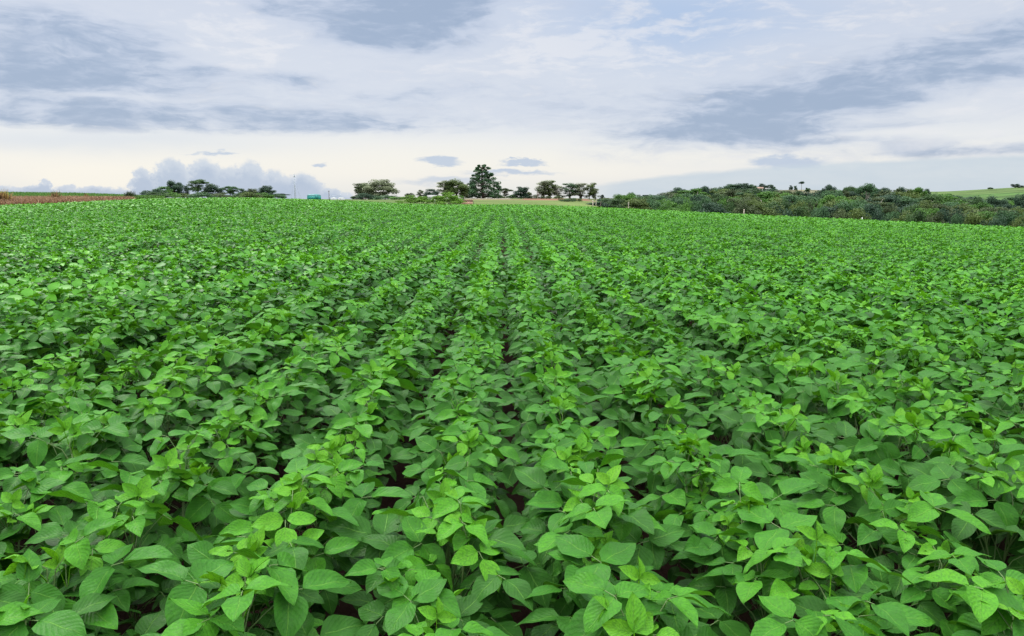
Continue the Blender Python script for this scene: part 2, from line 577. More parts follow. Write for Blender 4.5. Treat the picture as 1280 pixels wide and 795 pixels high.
def soy_plant(seed, nu=9, nv=5, stems=True, keep=99):
    """stem, foliage and shoot of one plant, about CANOPY tall"""
    rng = np.random.default_rng(seed)
    st, fo, sh = MB(), MB(), MB()
    lean = rng.normal(0, 0.03, 2)
    zs = np.array([0.0, 0.07, 0.13, 0.19, 0.25, 0.31, 0.365, 0.415, 0.46]) * rng.uniform(0.95, 1.06)
    stem_pts = np.array([[lean[0] * (z / 0.45) ** 1.5, lean[1] * (z / 0.45) ** 1.5, z] for z in zs])
    if stems:
        st.tube(stem_pts, np.linspace(0.0045, 0.0022, len(zs)), 5)
    phi = rng.uniform(0, 6.28)
    nodes = list(range(1, 9))
    plen = {1: 0.19, 2: 0.22, 3: 0.24, 4: 0.24, 5: 0.23, 6: 0.20, 7: 0.15, 8: 0.08}
    leaves = []
    for k in nodes:
        phi += PI + rng.normal(0, 0.65)
        leaves.append((k, phi, False))
        if k in (1, 2, 3, 4, 5):
            leaves.append((k, phi + rng.uniform(1.2, 2.2) * rng.choice([-1, 1]), True))
    leaves = leaves[::-1][:keep]
    for k, ph, branch in leaves:
        base = stem_pts[k]
        el = math.radians(rng.uniform(38, 62) if k < 7 else rng.uniform(40, 70))
        l = plen[k] * rng.uniform(0.85, 1.15) * (0.8 if branch else 1)
        out = np.array([math.cos(ph), math.sin(ph), 0])
        tip = base + l * (math.cos(el) * out + math.sin(el) * np.array([0, 0, 1]))
        side = {1: 1.3, 2: 1.25, 3: 1.12, 4: 0.95, 5: 0.70, 6: 0.60, 7: 0.66, 8: 0.8}[k]
        tip[0] = base[0] + (tip[0] - base[0]) * side
        tip[2] = min(tip[2], CANOPY + 0.03)
        midp = (base + tip) / 2 + np.array([0, 0, 0.18 * l]) * 0.35 - out * 0.02
        if stems:
            st.tube([base, midp, tip], [0.0021, 0.0018, 0.0014], 4, cap=False)
        age_shade = max(0, k - 2) / 6.0
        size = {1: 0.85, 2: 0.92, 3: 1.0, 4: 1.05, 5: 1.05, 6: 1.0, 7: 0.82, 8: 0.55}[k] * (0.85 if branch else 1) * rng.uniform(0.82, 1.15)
        tone0 = 0.03 + 0.44 * age_shade ** 1.35 + rng.normal(0, 0.08) + (0.16 if k == 8 else 0) + (rng.choice([0.25, -0.15]) if rng.uniform() < 0.10 else 0)  # lower leaves darker: older, with the shade between leaves deepened in the colour
        beta = math.radians(rng.normal(-8, 14))
        if k >= 7:
            beta = math.radians(rng.normal(2, 14))
        d = out * math.cos(beta) + np.array([0, 0, math.sin(beta)])
        nrm = np.array([rng.normal(0, 0.28), -0.14 + rng.normal(0, 0.28), 1.0])
        nrm = unit(nrm - d * np.dot(nrm, d))
        L = 0.110 * size
        fold = rng.uniform(0.05, 0.50)
        dr = rng.uniform(0.04, 0.30)
        def jit(v, a):
            return unit(v + rng.normal(0, a, 3))
        pt = 0.028 * size
        if stems:
            st.tube([tip, tip + d * pt], [0.0013, 0.0011], 4, cap=False)
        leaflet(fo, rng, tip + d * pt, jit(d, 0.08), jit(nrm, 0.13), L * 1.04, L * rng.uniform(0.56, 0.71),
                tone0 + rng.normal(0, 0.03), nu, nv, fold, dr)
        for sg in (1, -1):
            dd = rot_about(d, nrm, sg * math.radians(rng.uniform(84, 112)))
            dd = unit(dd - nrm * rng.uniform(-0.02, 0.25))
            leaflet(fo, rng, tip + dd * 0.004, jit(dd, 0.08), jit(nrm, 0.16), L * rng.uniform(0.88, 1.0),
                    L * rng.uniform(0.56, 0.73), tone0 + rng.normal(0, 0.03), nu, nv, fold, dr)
    # growing tip: folded young leaves, yellow green
    top = stem_pts[-1]
    nsh = 1 + int(rng.uniform() < 0.3)
    for j in range(nsh):
        ph = rng.uniform(0, 6.28)
        el = math.radians(rng.uniform(55, 80))
        out = np.array([math.cos(ph), math.sin(ph), 0])
        l = rng.uniform(0.05, 0.10)
        tip = top + l * (math.cos(el) * out + math.sin(el) * np.array([0, 0, 1]))
        if stems:
            sh.tube([top, tip], [0.0018, 0.0012], 4, tone=0.8, cap=False)
        for sg in (-1, 0, 1):
            d = unit(out * math.cos(el - 0.4) + np.array([0, 0, math.sin(el - 0.4)]))
            nrm = unit(np.cross(d, np.cross(np.array([0, 0, 1.0]) + rng.normal(0, .2, 3), d)) + rng.normal(0, 0.2, 3))
            dd = rot_about(d, nrm, sg * math.radians(rng.uniform(55, 85)))
            L = rng.uniform(0.040, 0.068) * (1.1 if sg == 0 else 0.95)
            leaflet(sh, rng, tip, dd, nrm, L, L * 0.58, rng.uniform(0.58, 0.92), max(3, nu - 3), max(3, nv - 2), 0.6, 0.05)
    return st, fo, sh


ROW = 0.50
ROW_YAW = math.radians(-0.72)
ROW_OFF = 0.03 + ROW / 2
STEP = 0.114


def rows_to_world(lat, along):
    c, s = math.cos(ROW_YAW), math.sin(ROW_YAW)
    return lat * c + along * s, -lat * s + along * c


# every plant position out to 40 m, jittered
def plant_grid(r0, r1, step, rows_half, rng):
    lat, al, ri = [], [], []
    for k in range(-rows_half, rows_half + 1):
        a = np.arange(-1.0, r1 + 1, step)
        a = a + rng.uniform(-0.4, 0.4, len(a)) * step + rng.uniform(0, step)
        l = np.full(len(a), ROW_OFF + k * ROW) + rng.normal(0, 0.024, len(a))
        lat.append(l); al.append(a); ri.append(np.full(len(a), k))
    lat, al, ri = np.concatenate(lat), np.concatenate(al), np.concatenate(ri)
    x, y = rows_to_world(lat, al)
    r = np.hypot(x, y)
    ok = (r >= r0) & (r < r1) & (np.abs(x) < 0.78 * y + 1.5) & (y > -0.3) & (r < edge_r(x, y))
    return x[ok], y[ok], ri[ok], r[ok]


rngp = np.random.default_rng(21)
px_, py_, ri_, r_ = plant_grid(0.45, 14.0, STEP, 24, rngp)
pz_ = zground(px_, py_)
# pixel of each plant's top in the photograph frame
cy, sy = math.cos(PITCH), math.sin(PITCH)
def project(x, y, z):
    zz = z - EYE
    dep = y * cy - zz * sy
    up = y * sy + zz * cy
    return 640 + F * x / np.maximum(dep, 1e-3), 397.5 - F * up / np.maximum(dep, 1e-3), dep
U_, V_, D_ = project(px_, py_, pz_ + CANOPY * 0.85)
infr = (D_ > 0.2) & (U_ > -50) & (U_ < 1330) & (V_ < 900) & (V_ > 0)
order = np.argsort(np.where(infr, r_, 1e6))
solo = order[:300]
mask_solo = np.zeros(len(px_), bool)
mask_solo[solo] = True

def vigour(x, y):
    return 1.0 + 0.055 * np.sin(x * 2.1 + 0.4 * np.sin(y * 0.9)) * np.sin(y * 0.55 + x * 1.3) + 0.035 * np.sin(x * 7.3 + y * 0.31)


NV = 18
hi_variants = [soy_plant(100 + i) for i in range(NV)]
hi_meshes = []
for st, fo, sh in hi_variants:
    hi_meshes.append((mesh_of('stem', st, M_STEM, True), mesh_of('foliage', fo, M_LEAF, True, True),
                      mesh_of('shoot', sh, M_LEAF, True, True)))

ONES = ['', 'first', 'second', 'third', 'fourth', 'fifth', 'sixth', 'seventh', 'eighth', 'ninth', 'tenth', 'eleventh',
        'twelfth', 'thirteenth', 'fourteenth', 'fifteenth', 'sixteenth', 'seventeenth', 'eighteenth', 'nineteenth']
TENS = {2: ('twentieth', 'twenty'), 3: ('thirtieth', 'thirty'), 4: ('fortieth', 'forty'), 5: ('fiftieth', 'fifty')}
def ordinal(n):
    if n < 20:
        return ONES[n]
    t, o = divmod(n, 10)
    return TENS[t][0] if o == 0 else TENS[t][1] + '-' + ONES[o]

counts = {}
for i in sorted(solo, key=lambda q: py_[q]):
    k = int(ri_[i])
    counts[k] = counts.get(k, 0) + 1
    n = counts[k]
    side = 'right' if k >= 0 else 'left'
    nr = (k + 1) if k >= 0 else -k
    rowname = ('row just %s of centre' % side) if nr == 1 else ('%s row %s of centre' % (ordinal(nr), side))
    which = 'nearest plant' if n == 1 else '%s plant from the near end' % ordinal(n)
    label = 'leafy soybean, %s of the %s' % (which if n > 1 else 'nearest plant', rowname)
    sc = rngp.uniform(0.86, 1.10) * float(vigour(px_[i], py_[i]))
    t = thing('soybean_plant', label, 'soybean plant', (px_[i], py_[i], pz_[i]), rngp.uniform(-0.45, 0.45),
              'soybean plants in the front of the field', (sc * rngp.uniform(0.95, 1.08), sc * rngp.uniform(0.95, 1.08), sc))
    t.rotation_euler[0] = rngp.normal(0, 0.06)
    t.rotation_euler[1] = rngp.normal(0.02, 0.06)
    a, b, c = hi_meshes[int(rngp.integers(0, NV))]
    obj('stem', a, t)
    obj('foliage', b, t)
    obj('shoot', c, t)


# the rest of the crop: one object
far = MB()
def scatter(variants, X, Y, Z, rng, smin=0.86, smax=1.12, rot=0.45):
    vi = rng.integers(0, len(variants), len(X))
    for k, (V, Q, T, tone, uv) in enumerate(variants):
        sel = np.where(vi == k)[0]
        if not len(sel):
            continue
        a = rng.uniform(-rot, rot, len(sel))
        s = rng.uniform(smin, smax, len(sel)) * vigour(X[sel], Y[sel])
        ca, sa = np.cos(a) * s, np.sin(a) * s
        W = np.empty((len(sel), len(V), 3))
        W[..., 0] = V[None, :, 0] * ca[:, None] - V[None, :, 1] * sa[:, None] + X[sel][:, None]
        W[..., 1] = V[None, :, 0] * sa[:, None] + V[None, :, 1] * ca[:, None] + Y[sel][:, None]
        W[..., 2] = V[None, :, 2] * s[:, None] + Z[sel][:, None]
        off = (np.arange(len(sel)) * len(V))[:, None, None]
        far.add(W.reshape(-1, 3), uv=np.tile(uv, (len(sel), 1)), Q=(Q[None] + off).reshape(-1, 4), T=(T[None] + off).reshape(-1, 3) if len(T) else None,
                tone=(tone[None] + rng.normal(0, 0.04, len(sel))[:, None]).ravel())


def merged(parts, use):
    mb = MB()
    for k in use:
        p = parts[k]
        if p.n:
            V, Q, T, tone, uv = p.arrays()
            mb.add(V, Q, T, tone=tone if k else np.full(len(V), 0.55), uv=uv)
    return mb.arrays()


def lod_set(n, nu, nv, stems, keep, seed):
    return [merged(soy_plant(seed + i, nu, nv, stems, keep), (0, 1, 2) if stems else (1, 2)) for i in range(n)]

rest = ~mask_solo
nearr = rest & (r_ < 7.5)
scatter(lod_set(14, 7, 5, True, 99, 300), px_[nearr], py_[nearr], pz_[nearr], rngp)
N_NEAR = sum(len(q) for q in far.q)
midr = rest & (r_ >= 7.5)
scatter(lod_set(16, 5, 3, False, 99, 400), px_[midr], py_[midr], pz_[midr], rngp)
x2, y2, _, _ = plant_grid(14.0, 40.0, STEP * 1.2, 66, rngp)
scatter(lod_set(16, 3, 3, False, 8, 500), x2, y2, zground(x2, y2), rngp, 0.9, 1.15)


def clump(seed, nleaf, size, spread):
    """coarse tuft of leaves for crop a long way off"""
    rng = np.random.default_rng(seed)
    mb = MB()
    for j in range(nleaf):
        qx = rng.normal(0, spread)
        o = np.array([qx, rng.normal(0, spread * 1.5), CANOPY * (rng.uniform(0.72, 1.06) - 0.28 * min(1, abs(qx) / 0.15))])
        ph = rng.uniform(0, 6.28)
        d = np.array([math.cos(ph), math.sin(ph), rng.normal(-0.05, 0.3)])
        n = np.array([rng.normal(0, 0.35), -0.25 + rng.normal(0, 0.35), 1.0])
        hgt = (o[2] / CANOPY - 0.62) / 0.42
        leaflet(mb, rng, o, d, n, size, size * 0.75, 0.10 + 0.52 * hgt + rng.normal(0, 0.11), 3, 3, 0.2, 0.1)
    return mb.arrays()


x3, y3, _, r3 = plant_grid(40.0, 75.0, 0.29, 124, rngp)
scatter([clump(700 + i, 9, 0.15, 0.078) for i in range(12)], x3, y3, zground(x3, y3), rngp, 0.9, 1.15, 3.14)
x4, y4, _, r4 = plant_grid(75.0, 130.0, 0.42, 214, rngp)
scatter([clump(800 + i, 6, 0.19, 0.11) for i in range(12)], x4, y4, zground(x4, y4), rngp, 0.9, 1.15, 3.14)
V, Q, T, tone, uv = far.arrays()
print('far crop faces', len(Q), len(T))
crop = obj('soybean_crop', to_mesh('soybean_crop', V, Q, T, tone, uv, M_LEAF_FAR, True))
crop.data.materials.append(M_LEAF)
mi = np.zeros(len(Q) + len(T), np.int32)
mi[:N_NEAR] = 1
crop.data.polygons.foreach_set('material_index', mi)
tag(crop, 'green soybean crop in long rows filling the field to its far edge', 'soybean crop', kind='stuff')
del far, V, Q, T

# ------------------------------------------------------------------ trees
def leaves_at(mb, rng, c, rad, n, size, tone0=0.5):
    c = np.asarray(c, float)
    d = rng.normal(0, 1, (n, 3))
    d /= np.linalg.norm(d, axis=1)[:, None]
    rr = rng.uniform(0, 1, n) ** 0.42
    p = c + d * rr[:, None] * np.asarray(rad)[None]
    nr = d * 0.8 + rng.normal(0, 0.55, (n, 3)) + np.array([0, 0, 0.35])
    nr /= np.linalg.norm(nr, axis=1)[:, None]
    a = np.cross(nr, rng.normal(0, 1, (n, 3)))
    a /= np.linalg.norm(a, axis=1)[:, None]
    b = np.cross(nr, a)
    s = size * rng.uniform(0.6, 1.3, n)[:, None]
    V = np.stack([p - a * s, p - b * s * 0.55 + nr * s * .15, p + a * s, p + b * s * 0.55 + nr * s * .15], 1).reshape(-1, 3)
    Q = np.arange(4 * n).reshape(n, 4)
    tone = np.repeat(np.clip(tone0 + rng.normal(0, 0.2, n), 0, 1), 4)
    mb.add(V, Q, tone=tone)


def limb(mb, rng, a, b, r0, r1, wob=0.04, n=5):
    a, b = np.asarray(a, float), np.asarray(b, float)
    t = np.linspace(0, 1, n)
    p = a + (b - a) * t[:, None]
    p[1:-1] += rng.normal(0, wob * np.linalg.norm(b - a), (n - 2, 3))
    mb.tube(p, r0 + (r1 - r0) * t, 6)
    return p


def tree_parts(kind, seed):
    """trunk and crown of a tree one unit tall; returns the two builders and the crown width"""
    rng = np.random.default_rng(seed)
    tr, cr = MB(), MB()
    if kind == 'round':
        fork = np.array([rng.normal(0, .02), rng.normal(0, .02), rng.uniform(.16, .24)])
        limb(tr, rng, (0, 0, -0.06), fork, .034, .026)
        for j in range(rng.integers(26, 32)):
            th = rng.uniform(0, 6.28)
            ph = math.acos(rng.uniform(-1, 1))
            q = rng.uniform(.5, 1)
            hs = max(math.sin(ph), .80) if ph > PI / 2 else math.sin(ph)
            c = np.array([math.cos(th) * hs * .33 * q, math.sin(th) * hs * .33 * q, .50 + .39 * math.cos(ph) * q])
            if j < 8:
                limb(tr, rng, fork, c, .014, .004)
            R = rng.uniform(.10, .16)
            leaves_at(cr, rng, c, (R, R, R * .85), 270, .021, rng.uniform(.2, .8))
        w = .88
    elif kind == 'umbrella':
        fork = np.array([rng.normal(0, .03), rng.normal(0, .03), rng.uniform(.35, .45)])
        limb(tr, rng, (0, 0, -0.06), fork, .026, .018)
        for j in range(rng.integers(22, 27)):
            th = rng.uniform(0, 6.28)
            q = rng.uniform(.0, 1) ** .6
            c = np.array([math.cos(th) * .36 * q, math.sin(th) * .36 * q, .90 - .18 * q * q + rng.normal(0, .03)])
            if j > 13:
                c[2] -= rng.uniform(.12, .5)
                c[:2] *= .75
            if j < 14:
                limb(tr, rng, fork, c, .011, .003, .06)
            R = rng.uniform(.10, .16)
            leaves_at(cr, rng, c, (R, R, R * .62), 240, .020, rng.uniform(.2, .75))
        w = .94
    elif kind == 'euc':
        for s in range(rng.integers(2, 4)):
            th0 = rng.uniform(0, 6.28)
            top = np.array([math.cos(th0) * .10, math.sin(th0) * .10, rng.uniform(.85, .97)])
            p = limb(tr, rng, (math.cos(th0) * .02, math.sin(th0) * .02, -.05), top, .020, .005, .025, 7)
            for j in range(10):
                zc = .16 + .81 * (j + rng.uniform(0, 1)) / 10
                base = p[0] + (top - p[0]) * max(0, zc - .12)
                th = rng.uniform(0, 6.28)
                q = rng.uniform(.04, .17)
                c = np.array([top[0] * zc + math.cos(th) * q, top[1] * zc + math.sin(th) * q, zc])
                limb(tr, rng, base, c, .005, .002)
                R = rng.uniform(.07, .12)
                leaves_at(cr, rng, c, (R, R, R * .95), 150, .019, rng.uniform(.25, .8))
        w = .48
    elif kind == 'cone':
        limb(tr, rng, (0, 0, -.05), (0.0, 0, .95), .030, .006, .008, 8)
        for j in range(90):
            z = .09 + .87 * (j / 89.0) ** 1.15
            th = j * 2.4 + rng.normal(0, .3)
            q = (1.0 - z) ** .54 * .37 * rng.uniform(.45, 1.15) + .004
            if z < .2:
                q *= .85
            c = np.array([math.cos(th) * q, math.sin(th) * q, z + rng.normal(0, .01)])
            limb(tr, rng, (0, 0, z - .06), c, .007, .002, .03, 4)
            R = rng.uniform(.06, .10) * (1.25 - .85 * z)
            leaves_at(cr, rng, c, (R, R, R * .75), 130, .017, rng.uniform(.2, .75))
        w = .84
    elif kind == 'bush':
        for j in range(26):
            th = rng.uniform(0, 6.28)
            ph = math.acos(rng.uniform(0.02, 1))
            q = rng.uniform(.6, 1)
            c = np.array([math.cos(th) * math.sin(ph) * .62 * q, math.sin(th) * math.sin(ph) * .62 * q, .12 + .72 * math.cos(ph) * q])
            if j < 9:
                limb(tr, rng, (c[0] * .15, c[1] * .15, -.08), c, .016, .005)
            R = rng.uniform(.17, .25)
            leaves_at(cr, rng, c, (R, R, R * .65), 190, .031, rng.uniform(.25, .8))
        w = 1.6
    elif kind == 'bare':
        fork = np.array([rng.normal(0, .04), 0, rng.uniform(.30, .42)])
        limb(tr, rng, (0, 0, -0.06), fork, .032, .024)
        for j in range(8):
            th = rng.uniform(0, 6.28)
            q = rng.uniform(.5, 1)
            c = np.array([math.cos(th) * .30 * q, math.sin(th) * .30 * q, rng.uniform(.68, .95)])
            p = limb(tr, rng, fork, c, .016, .004, .06)
            limb(tr, rng, p[2], p[2] + np.array([rng.normal(0, .12), rng.normal(0, .12), .16]), .007, .002)
            for q2 in range(2):
                R = rng.uniform(.06, .10)
                leaves_at(cr, rng, c + rng.normal(0, .04, 3), (R, R, R * .6), 130, .020, rng.uniform(.3, .7))
        w = .76
    elif kind == 'palm':
        limb(tr, rng, (0, 0, -.04), (.02, 0, .84), .014, .010, .01, 6)
        for j in range(16):
            R = .09
            c = np.array([rng.normal(0, .06), rng.normal(0, .06), .88 + rng.normal(0, .045)])
            leaves_at(cr, rng, c, (R, R, R * .7), 40, .035, .45)
        w = .40
    C_ = np.concatenate(cr.v)
    hz = np.percentile(C_[:, 2], 99.3)
    for b_ in (tr, cr):
        for a_ in b_.v:
            a_[:, 2] /= hz
    w = 2 * np.percentile(np.abs(C_[:, :2]), 97.5)
    return tr, cr, w


TREE_CACHE = {}
def tree_mesh(kind, var, colour, pale):
    key = (kind, var)
    if key not in TREE_CACHE:
        TREE_CACHE[key] = tree_parts(kind, 1000 + hash_kind(kind) * 50 + var)
    tr, cr, w = TREE_CACHE[key]
    k2 = (kind, var, colour, pale)
    if k2 not in TREE_CACHE:
        TREE_CACHE[k2] = (mesh_of('trunk', tr, M_PALE_BARK if pale else M_BARK, True), mesh_of('crown', cr, CROWN[colour]))
    return TREE_CACHE[k2] + (w,)


def hash_kind(k):
    return ['round', 'umbrella', 'euc', 'cone', 'bush', 'bare', 'palm'].index(k)


rngt = np.random.default_rng(5)


def plant_tree(name, label, cat, px, D, py_top, width_px, kind, colour, pale=False, group=None, var=None):
    x, y = ground_xy(px, D)
    z = zg(x, y)
    top = EYE + D * slope_of(px, py_top)
    Ht = max(1.0, top - z)
    var = int(rngt.integers(0, 4)) if var is None else var
    tm, cm, w = tree_mesh(kind, var, colour, pale)
    sx = metres(px, D, width_px) / w
    t = thing(name, label, cat, (x, y, z), rngt.uniform(0, 6.28), group, (sx, sx, Ht))
    if name == 'bush':
        obj('stem', tm, t)
        obj('foliage', cm, t)
    else:
        obj('trunk', tm, t)
        obj('crown', cm, t)
    return t


G_LEFT = 'trees in the line beyond the left of the field'
left = [  # px, D, top, width, kind, colour, label
    (193, 300, 236.5, 30, 'bush', 'navy', 'low dark shrubby tree at the left end of the far left tree line'),
    (207, 310, 233.5, 20, 'round', 'bright', 'mid green rounded tree near the left end of the far tree line'),
    (219, 320, 226.5, 20, 'round', 'navy', 'tall dark round-topped tree left of the tallest in the line'),
    (234, 320, 232.5, 9, 'euc', 'navy', 'narrow dark tree beside the tallest tree of the left line'),
    (248, 320, 224.5, 27, 'umbrella', 'dark', 'tallest tree of the left line, with a wide dark spreading crown'),
    (266, 325, 231.5, 24, 'round', 'navy', 'dark spreading tree just right of the tallest in the left line'),
    (289, 325, 233.0, 19, 'umbrella', 'blue', 'small flat-topped tree alone in the middle of the left line'),
    (304, 330, 236, 11, 'round', 'dark', 'small dark tree left of a brownish crown in the line'),
    (316, 330, 236, 17, 'round', 'grey', 'brownish dome-crowned tree next to the round dark one'),
    (334, 315, 232.3, 19, 'round', 'navy', 'round dark ball-crowned tree at the right of the left line'),
    (353, 335, 242, 15, 'umbrella', 'navy', 'lowest dark tree at the right tip of the line, by the mast'),
]
for (px, D, top, wd, kind, colr, lab) in left:
    plant_tree('tree', lab, 'tree', px, D, top, wd, kind, colr, group=G_LEFT)
low = ['dark', 'bright', 'olive', 'blue', 'grey', 'dark', 'olive', 'bright', 'blue']
lowlab = ['under the low shrubby tree', 'under the mid green rounded tree', 'between the two tallest dark trees',
          'under the tallest tree', 'right of the tallest tree', 'under the lone flat-topped tree',
          'under the brownish dome tree', 'left of the round ball-crowned tree', 'right of the round ball-crowned tree']
lname = {'dark': 'dark green', 'bright': 'mid green', 'olive': 'olive', 'blue': 'bluish green', 'grey': 'greyish'}
for q, px in enumerate([196, 212, 233, 252, 272, 292, 312, 326, 343]):
    plant_tree('bush', '%s bush %s in the left tree line' % (lname[low[q]], lowlab[q]), 'bush', px, 285 + 5 * (q % 3),
               240.2 + (q * 7 % 3) * .9, 27, 'bush', low[q], group='bushes in the left tree line')

# middle groups
plant_tree('tree', 'small brownish thin-crowned tree at the left of the middle clump', 'tree', 452, 330, 229.5, 19, 'euc', 'grey', True)
plant_tree('tree', 'broad brown-green domed tree standing right of the teal shed', 'tree', 475, 325, 224.8, 38, 'round', 'euc', var=1)
plant_tree('tree', 'second domed tree merging with the left side of the broad brown-green one', 'tree', 461, 335, 229, 26, 'round', 'euc', var=3)
plant_tree('bush', 'dark shrub at the foot of the brown-green domed trees', 'bush', 456, 300, 241.5, 26, 'bush', 'navy')
plant_tree('bush', 'dark green low bush right of the brown-green domed trees', 'bush', 480, 296, 244, 24, 'bush', 'blue')
plant_tree('bush', 'thin strip-like green bush left of the bright green bushes', 'bush', 496, 290, 246, 20, 'bush', 'bright')
plant_tree('tree', 'tiny reddish tree behind the left bright green bush', 'tree', 512, 260, 241.5, 11, 'round', 'grey')
plant_tree('tree', 'small slim brown tree behind the bright green bushes', 'tree', 527, 260, 237.5, 11, 'euc', 'grey')
plant_tree('bush', 'long low light green bush, further left of the white hut', 'bush', 513, 150, 244.2, 33, 'bush', 'lime')
plant_tree('bush', 'yellow-green bush just left of the white hut', 'bush', 529, 148, 245.6, 24, 'bush', 'lime')
plant_tree('bush', 'large bright green bush right of the white hut', 'bush', 560, 146, 240.8, 37, 'bush', 'lime')
plant_tree('bush', 'darker right shoulder of the bushes beside the pink wall', 'bush', 571, 152, 245, 20, 'bush', 'bright')
plant_tree('tree', 'small dark tree behind the white hut', 'tree', 538, 300, 236.5, 18, 'round', 'navy')
plant_tree('tree', 'thin grey-green tree with open crown behind the bright bush', 'tree', 553, 320, 226.0, 26, 'euc', 'euc')
plant_tree('tree', 'full green tree right behind the large bright bush', 'tree', 570, 318, 225.2, 29, 'round', 'olive', var=2)
plant_tree('tree', 'brownish tree filling the gap left of the tallest tree', 'tree', 579, 330, 233, 12, 'euc', 'grey')
plant_tree('tree', 'tallest tree on the horizon, a dark conical evergreen', 'tree', 603, 335, 206.3, 41, 'cone', 'blue', var=0)
plant_tree('tree', 'low reddish brown tree right of the tall conical evergreen', 'tree', 631, 345, 235.5, 17, 'umbrella', 'grey', True)
plant_tree('tree', 'round dark ball-shaped tree right of the conical evergreen', 'tree', 651, 340, 233.8, 21, 'round', 'navy', var=0)
plant_tree('tree', 'tiny shrubby tree touching the round dark ball-shaped tree', 'tree', 661, 345, 240, 8, 'round', 'olive')
plant_tree('tree', 'short brown leaning tree at the foot of the eucalyptus row', 'tree', 672, 335, 236.5, 14, 'bare', 'grey', True)
for (px, top, wd, colr, where) in [
        (447, 243.5, 16, 'dark', 'at the far left foot of the brown-green domed trees'), (466, 244, 20, 'olive', 'under the middle of the brown-green domed trees'),
        (490, 244.5, 18, 'dark', 'right of the brown-green domed trees'), (505, 246, 16, 'blue', 'behind the left bright bushes'),
        (546, 243.5, 16, 'dark', 'under the thin grey-green tree'), (580, 242.5, 12, 'olive', 'left of the foot of the tall conical evergreen'),
        (593, 243.5, 16, 'navy', 'at the left foot of the tall conical evergreen'), (612, 243.5, 16, 'dark', 'at the right foot of the tall conical evergreen'),
        (624, 243.5, 14, 'olive', 'below the low reddish brown tree'), (640, 243.5, 14, 'dark', 'left of the round dark ball-shaped tree'),
        (655, 243.5, 16, 'navy', 'at the foot of the round dark ball-shaped tree'), (668, 245, 14, 'grey', 'left of the eucalyptus row'),
        (682, 245, 15, 'grey', 'under the tallest eucalyptus'), (697, 245.2, 12, 'olive', 'under the shorter thin eucalyptus')]:
    plant_tree('bush', '%s undergrowth %s' % (lname[colr] if colr in lname else 'blackish green', where), 'bush', px, 338, top, wd, 'bush', colr, group='undergrowth under the middle trees')
EU = 'eucalyptus row on the pasture'
for (px, top, wd, lab, colr) in [
        (677, 226.5, 21, 'leftmost open-crowned eucalyptus in the row on the pasture', 'euc'),
        (688, 225.5, 19, 'tallest and fullest eucalyptus, second in the pasture row', 'olive'),
        (699, 230.5, 18, 'shorter thin eucalyptus right of the tallest one', 'euc'),
        (711, 229, 22, 'wide dark-crowned eucalyptus in the middle of the row', 'blue'),
        (727, 229, 21, 'bushy eucalyptus second from the right of the row', 'euc'),
        (736, 228.7, 14, 'slim eucalyptus leaning on the bushy one near the row end', 'olive'),
        (745, 236, 12, 'smallest eucalyptus, last on the right of the row', 'euc')]:
    plant_tree('eucalyptus_tree', lab, 'tree', px, 345, top, wd * 1.05, 'euc', colr, True, EU)
plant_tree('bush', 'low dark bush in the pasture below the eucalyptus row', 'bush', 709, 215, 249.8, 24, 'bush', 'dark')
plant_tree('bush', 'small bush right of the low dark bush, below the eucalyptus row', 'bush', 721, 225, 251.0, 12, 'bush', 'olive')
plant_tree('tree', 'tiny pointed dark tree at the left tip of the wood', 'tree', 753, 300, 243.5, 9, 'cone', 'navy', var=1)

# the wood on the right
SKY_PX = [745, 752, 762, 772, 788, 800, 815, 835, 850, 870, 885, 900, 930, 965, 985, 1020, 1036, 1060, 1090, 1110, 1130, 1150, 1165, 1180, 1205, 1225, 1250, 1280, 1330]
SKY_PY = [256, 252, 248, 247, 242, 246, 245, 242.5, 237.5, 237, 236, 236, 236, 237.5, 240, 240, 237, 236.5, 236.5, 238, 238, 238, 240.5, 243, 246, 249, 249, 247, 246]
ZONES = [(745, 'at its left end'), (865, 'under the white farmhouse'), (965, 'under the lone thin tree'),
         (1075, 'below the tallest crown'), (1180, 'below the green hill'), (1268, 'by the photo\'s right edge'), (1400, '')]
LAYER = [(168, 'on the wood\'s front edge'), (192, 'in the wood\'s second rank'), (220, 'in the wood\'s third rank'),
         (252, 'in the wood\'s fourth rank'), (288, 'in the wood\'s upper rank'), (326, 'on the wood\'s skyline')]
TONE = {'dark': 'dark green', 'blue': 'bluish green', 'olive': 'olive', 'grey': 'greyish green', 'bright': 'bright green', 'navy': 'blackish green'}
GW = 'trees of the wood beyond the right edge of the field'
SHAPEWORD = {'round': 'round tree', 'umbrella': 'flat tree', 'bush': 'domed shrub', 'bare': 'pale limbed tree', 'euc': 'narrow tall tree'}
WOOD = []
for li, (D0, lname_) in enumerate(LAYER):
    t = li / 5.0
    px = 748 + li * 2 + rngt.uniform(0, 8)
    while px < 1345:
        WOOD.append((li, px))
        px += 23.5 + rngt.uniform(-5, 5)
cells = {}
for li, px in WOOD:
    zi = max(i for i in range(len(ZONES) - 1) if px >= ZONES[i][0])
    cells.setdefault((li, zi), []).append(px)
